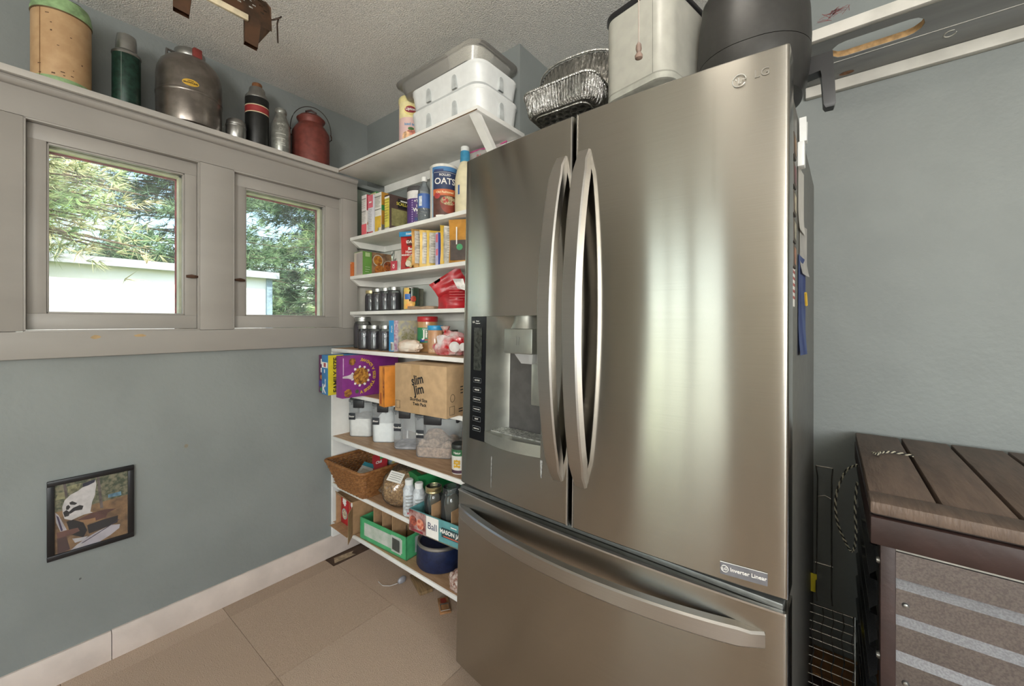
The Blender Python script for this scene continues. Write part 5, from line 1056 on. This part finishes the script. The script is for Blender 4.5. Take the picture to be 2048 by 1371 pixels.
pp(c2((835, 495), (985, 455), (990, 495), (835, 530)), M('#6f9cb5', .5, var=.2, scale=60), .0004)
for a_ in (((345, 385), (375, 380), (395, 520), (370, 530)), ((705, 310), (735, 300), (780, 640), (745, 645))): pp(c2(*a_), M('#766a66', .5, var=.2, scale=50), .0005)
pp(c2((265, 690), (300, 720), (385, 880), (320, 900), (275, 800)), M('#c9c2c6', .5), .0005); pp(c2((275, 720), (300, 740), (345, 885), (325, 895)), M('#4a3f5c', .5), .0006)
pp(c2((500, 770), (640, 700), (800, 655), (930, 640), (830, 690), (810, 740), (600, 810)), M('#6d4a42', .5, var=.1), .0006); pp(c2((280, 910), (500, 855), (520, 890), (440, 930), (290, 975)), M('#7a544a', .5, var=.1), .0009); pp(c2((285, 970), (380, 950), (420, 1090), (290, 1150)), M('#5c4340', .5), .0006)
pp(c2((600, 830), (760, 770), (950, 715), (945, 790), (800, 850), (620, 920)), M('#2e2b30', .5), .0008)
pp(c2((410, 1115), (560, 985), (720, 890), (870, 820), (975, 808), (965, 850), (860, 930), (720, 1020)), M('#c6c0c6', .5, var=.05), .0009)
for k in range(8):
    x = 500+52*k; y = 1050-33*k; pp(c2((x, y), (x+22, y-8), (x+105, y-62), (x+85, y-58)), M('#4a4058', .5), .0011)
pp(c2((380, 790), (450, 770), (560, 800), (600, 880), (560, 960), (420, 930), (400, 850)), M('#211f24', .5), .0008); pp(c2((440, 975), (520, 965), (610, 945), (560, 990), (470, 1020)), M('#d3cfd0', .5), .0012); pp(c2((440, 1085), (500, 1030), (575, 1020), (540, 1060)), M('#cfcaca', .5), .0012)
pp(c2((520, 775), (610, 765), (690, 745), (695, 780), (600, 820), (530, 800)), M('#b58a62', .5), .0007)
cat = M('#dad5d2', .5, var=.05, scale=60)
pp(c2((690, 330), (702, 390), (692, 440), (686, 500), (655, 575), (635, 680), (662, 690), (560, 715), (430, 775), (360, 760), (342, 700), (338, 630), (362, 560), (420, 500), (500, 458), (548, 420), (600, 400), (660, 350)), cat, .0011, 'photo_cat')
pp(c2((552, 378), (640, 345), (692, 330), (680, 362), (610, 398), (552, 416)), M('#2b2d44', .5), .0013)
for q_ in (((410, 585), (440, 568), (495, 590), (470, 608), (420, 606)), ((378, 625), (400, 608), (422, 630), (400, 662), (376, 660)), ((400, 690), (450, 640), (520, 610), (560, 618), (545, 660), (470, 672), (420, 705)), ((346, 690), (380, 664), (418, 690), (405, 728), (362, 740))): pp(c2(*q_), M('#2b282b', .5), .0014)
ob('photo_glass', quad(B(), [(.0066, -fw/2+.015, -fh/2+.015), (.0066, fw/2-.015, -fh/2+.015), (.0066, fw/2-.015, fh/2-.015), (.0066, -fw/2+.015, fh/2-.015)]), clear('photo_glass', '#fafafa', .02, .06), t)

# ------------------------------------------------------------------ chest, rope and grill basket on the right
t = thing('wooden_chest', 'brown plank-topped chest with corrugated metal sides', 'chest', (0, 0, 0))
lidm = M('#5f4f44', .6, var=.12, scale=14, stretch=(4, .6, 1), hex2='#6d5b4e', bump=.25, bscale=40, name='weathered_brown_paint'); rb = M('#35231f', .5, var=.1, scale=16, bump=.1, bscale=40, name='oxblood_paint')
for x0, x1 in ((.068, .1735), (.1815, .2835), (.2915, .397), (.405, .51), (.518, .62), (.628, .735), (.743, .85), (.858, .96)):
    ob('plank', box(x0, x1, 1.2, 1.80+.01*((x0*37) % 1), .802, .828, bev=.003), lidm, t)
ob('nosing_plank', box(.066, .96, 1.128, 1.1995, .803, .8285, bev=.004), lidm, t)
ob('sub_lid', box(.072, .955, 1.14, 1.8, .792, .8045), M('#3c322c', .8), t)
ob('front_board', box(.066, .96, 1.122, 1.146, .742, .7985, bev=.003), rb, t); ob('side_board', box(.066, .086, 1.147, 1.80, .742, .7985, bev=.002), rb, t)
ob('corner_post', box(.082, .106, 1.134, 1.165, .0, .741, bev=.002), rb, t); ob('corner_post', box(.082, .106, 1.765, 1.795, .0, .741, bev=.002), rb, t); ob('corner_post', box(.93, .955, 1.134, 1.165, .0, .741, bev=.002), rb, t)
def corr(z0, z1, a=.007, pitch=.0745):
    pts = []; z = z0
    while z < z1: 
        for dz, dy in ((0, 0), (.42, 0), (.45, -1), (.55, -1), (.74, 0)): pts.append((z+dz*pitch, dy*a*2))
        z += pitch
    return [p for p in pts if p[0] <= z1]
cp_ = corr(.02, .74)
ob('corrugated_panel', bmesh_sol := loft(B(), [[(x, 1.152+y, z) for z, y in cp_] for x in (.1065, .93)], False, False, False), galv, t)
pr_ = [(z, y) for z, y in cp_]
ob('corrugated_panel', loft(B(), [[(.084+y*.9-.004, q, z) for z, y in pr_] for q in (1.166, 1.764)], False, False, False), galv, t)
ob('panel_top_trim', box(.1065, .93, 1.139, 1.149, .733, .7415), M('#b9bbb6', .35, .7), t)
for z in (.46, .62): ob('rivet', lathe([(.006, 0), (.004, .003), (.001, .004)], 10), tin, t, (.122, 1.1515, z), (PI/2, 0, 0))
for z in (.70, .50, .3): ob('bracket_bolt', lathe([(.008, 0), (.006, .006), (.001, .007)], 10), tin, t, (.083, 1.15, z), (0, -PI/2, 0))
rope_m = M('#b7b09a', .8, var=0, name='rope_cotton'); rope_b = M('#2a2826', .8, var=0)
t = thing('twisted_rope', 'black and white twisted rope looped over the chest lid', 'rope', (0, 0, 0))
def rope(pts, r=.0032):
    P_ = [Vector(p) for p in pts]; fine = []
    for i in range(len(P_)-1):
        p0, p1, p2, p3 = P_[max(i-1, 0)], P_[i], P_[i+1], P_[min(i+2, len(P_)-1)]
        for k in range(14):
            s = k/14; fine.append(.5*((2*p1)+(-p0+p2)*s+(2*p0-5*p1+4*p2-p3)*s*s+(-p0+3*p1-3*p2+p3)*s**3))
    for m, ph in ((rope_m, 0), (rope_b, PI)):
        out = []
        for i, p in enumerate(fine):
            tg = (fine[min(i+1, len(fine)-1)]-fine[max(i-1, 0)]).normalized(); up = Vector((0, 0, 1)) if abs(tg.z) < .9 else Vector((0, 1, 0)); s = tg.cross(up).normalized(); u = s.cross(tg)
            out.append(p+(s*math.cos(i*1.35+ph)+u*math.sin(i*1.35+ph))*r*.55)
        ob('rope_strand', tube(out, r*.62, 5), m, t)
rope([(.095, 1.53, .834), (.105, 1.515, .835), (.11, 1.54, .834), (.14, 1.57, .834), (.183, 1.568, .832)])
rope([(.0605, 1.5, .80), (.035, 1.5, .775), (.014, 1.5, .70), (.016, 1.5, .63), (.034, 1.5, .575), (.05, 1.5, .552), (.058, 1.5, .6), (.056, 1.5, .68), (.0605, 1.5, .755)])
t = thing('grill_basket', 'long handled wire grill basket leaning in the gap beside the chest', 'grill basket', (0, 0, 0)); wm = M('#8f8c86', .3, .9, var=.1)
def gp(u, v): return Vector((-.012+.0*v+u, 1.60+.2*v, .015+.70*v))     # u across, v up the lean
def gpt(u, z): u = u+.016; v = (z-.015)/.70; return (u, 1.56+.24*v-.03*(1-v), z)
for u in (-.051, -.012): ob('handle_wire', tube([gpt(u+.002, .30), gpt(u, .32), gpt(u+.001, .66), gpt(u-.004 if u < -.03 else u+.004, .695)], .0024, 6), wm, t)
ob('handle_wire', tube([gpt(-.055, .695), gpt(-.008, .695)], .0024, 6), wm, t); ob('handle_wire', tube([gpt(-.05, .60), gpt(-.03, .607), gpt(-.012, .60)], .0018, 6), wm, t); ob('cross_wire', tube([gpt(-.056, .405), gpt(-.008, .405)], .002, 6), wm, t)
for u in (-.085, -.06, -.035, -.01, .015, .04): ob('cross_wire', tube([gpt(u+.004*math.sin(k*2.1), .29-.28*k/9) for k in range(10)], .0018, 5), wm, t)
for k in range(13): ob('cross_wire', tube([gpt(-.088, .288-.0225*k), gpt(.043, .288-.0225*k)], .0015, 5), wm, t)
ob('basket_frame', tube([gpt(-.088, .29), gpt(.043, .29), gpt(.043, .012), gpt(-.088, .012)], .003, 6, None, True), wm, t)
ob('price_tag', box(-.056, -.034, 1.66, 1.662, .315, .375), M('#c9b81f', .5, var=.05), t)
t = thing('cardboard_sheet', 'tan cardboard sheet on the floor against the back wall', 'cardboard', (.0, 1.72, .001)); ob('sheet', box(-.05, .16, -.02, .126, 0, .022, bev=.001), M('#a5794f', .75, var=.08), t)
t = thing('floor_board', 'dark brown board lying on the floor behind the refrigerator', 'board', (0, 1.62, .001)); ob('board', box(-.05, .16, -.06, .07, 0, .018, bev=.002), M('#4a302a', .6, var=.15, scale=20), t)

# ------------------------------------------------------------------ outside: ground, white outbuilding, pines
g = struct('ground', box(-40, -2.3, -30, 40, -.6, -.4), M('#7d8a4f', .9, var=.25, scale=1.5, name='dry_lawn'), 'lawn outside the windows')
struct('porch_roof', box(2.35, 4.6, -3, 3, 2.45, 2.6), M('#8a8681', .8), 'porch roof beyond the right-hand wall')  # unseen slab added to block the sun at the right-hand opening
t = thing('outbuilding', 'long white outbuilding seen through both windows', 'building', (-7, 0, -.4))
ob('wall', box(-3, 0, -8, 2.66, 0, 2.32), M('#e9eaea', .6, var=.01, scale=2), t)
ob('roof', loft(B(), [[(.12, -8.1, 2.3), (.12, 2.75, 2.3), (.12, 2.75, 2.4), (.12, -8.1, 2.4)], [(-3.1, -8.1, 2.5), (-3.1, 2.75, 2.5), (-3.1, 2.75, 2.62), (-3.1, -8.1, 2.62)]]), M('#a9abb0', .5, .2, var=.06), t)
ob('corner_trim', box(-.05, .03, 2.6, 2.68, 0, 2.3), M('#8fa3b3', .6), t)
bark = M('#6d5a4a', .9, var=.2, scale=20); 
def pine(label, x, y, h, spread, tufts, needle, nl, seed, zlo, zhi, extra=None, group='pine trees outside the windows'):
    rnd = random.Random(seed); t = thing('pine_tree', label, 'tree', (x, y, -.4), 0, group)
    ob('trunk', tube([(0, 0, 0), (.03, .02, h*.5), (0, 0, h)], [.16, .12, .03], 8), bark, t)
    bmv = []; bmf = []; br = B()
    for b in range(tufts//22):
        z = rnd.uniform(zlo, zhi); a = rnd.uniform(0, 2*PI); L = spread*(1-.55*(z-zlo)/(h-zlo+.01))*rnd.uniform(.6, 1)
        if extra and rnd.random() < .6: a = rnd.gauss(extra[0], extra[1])
        d = Vector((math.cos(a), math.sin(a), rnd.uniform(-.16, .1))); base = Vector((0, 0, z)); tip = base+d*L
        tube([base, base+d*L*.5+Vector((0, 0, .05)), tip], [.02, .012, .004], 4, br)
        for q in range(22):
            s = rnd.uniform(.25, 1.0); p = base+d*L*s+Vector((rnd.gauss(0, .11), rnd.gauss(0, .11), rnd.gauss(-.03, .09)))
            ax = (d+Vector((rnd.gauss(0, .6), rnd.gauss(0, .6), rnd.gauss(0, .5)))).normalized()
            for m in range(13):
                v = (ax+Vector((rnd.gauss(0, .55), rnd.gauss(0, .55), rnd.gauss(0, .55)))).normalized()*nl*rnd.uniform(.7, 1.1)
                s2 = v.cross(Vector((rnd.random(), rnd.random(), rnd.random()))).normalized()*nl*.028
                k = len(bmv); bmv += [p-s2, p+s2, p+v]; bmf.append((k, k+1, k+2))
    me = bpy.data.meshes.new('foliage'); me.from_pydata(bmv, [], bmf)
    o = ob('foliage', me, needle, t); o['kind'] = 'stuff'
    o = ob('branches', br, bark, t); o['kind'] = 'stuff'
    return t
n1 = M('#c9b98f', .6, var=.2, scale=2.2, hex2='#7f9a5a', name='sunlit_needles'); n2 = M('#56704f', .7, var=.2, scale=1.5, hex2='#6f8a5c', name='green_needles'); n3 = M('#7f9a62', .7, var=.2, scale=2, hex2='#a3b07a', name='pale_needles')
pine('sunlit pine with straw coloured needles nearest the left window', -5.6, -1.2, 5.2, 2.3, 4200, n1, .15, 1, 2.55, 3.5, (R(78), .4))
pine('dark green pine filling the upper part of the left window', -13.4, 3.0, 11, 3.2, 5600, n2, .3, 2, 1.2, 7)
pine('dark pine at the left side of the left window', -13.4, -1.6, 11, 3.2, 5600, n2, .3, 5, 1.2, 7)
pine('pale green pine in the right-hand window beyond the outbuilding', -6.6, 5.0, 7.5, 2.6, 6600, n3, .17, 3, .4, 4.6, (R(-110), .8))
pine('distant green pine at the right edge of the right-hand window', -11.5, 8.2, 9.5, 3.4, 7000, n2, .32, 4, .4, 6.5)
pine('tall dark pine standing far behind the outbuilding corner', -16.5, 8.0, 13, 4.2, 7500, n2, .42, 6, 1.0, 9)
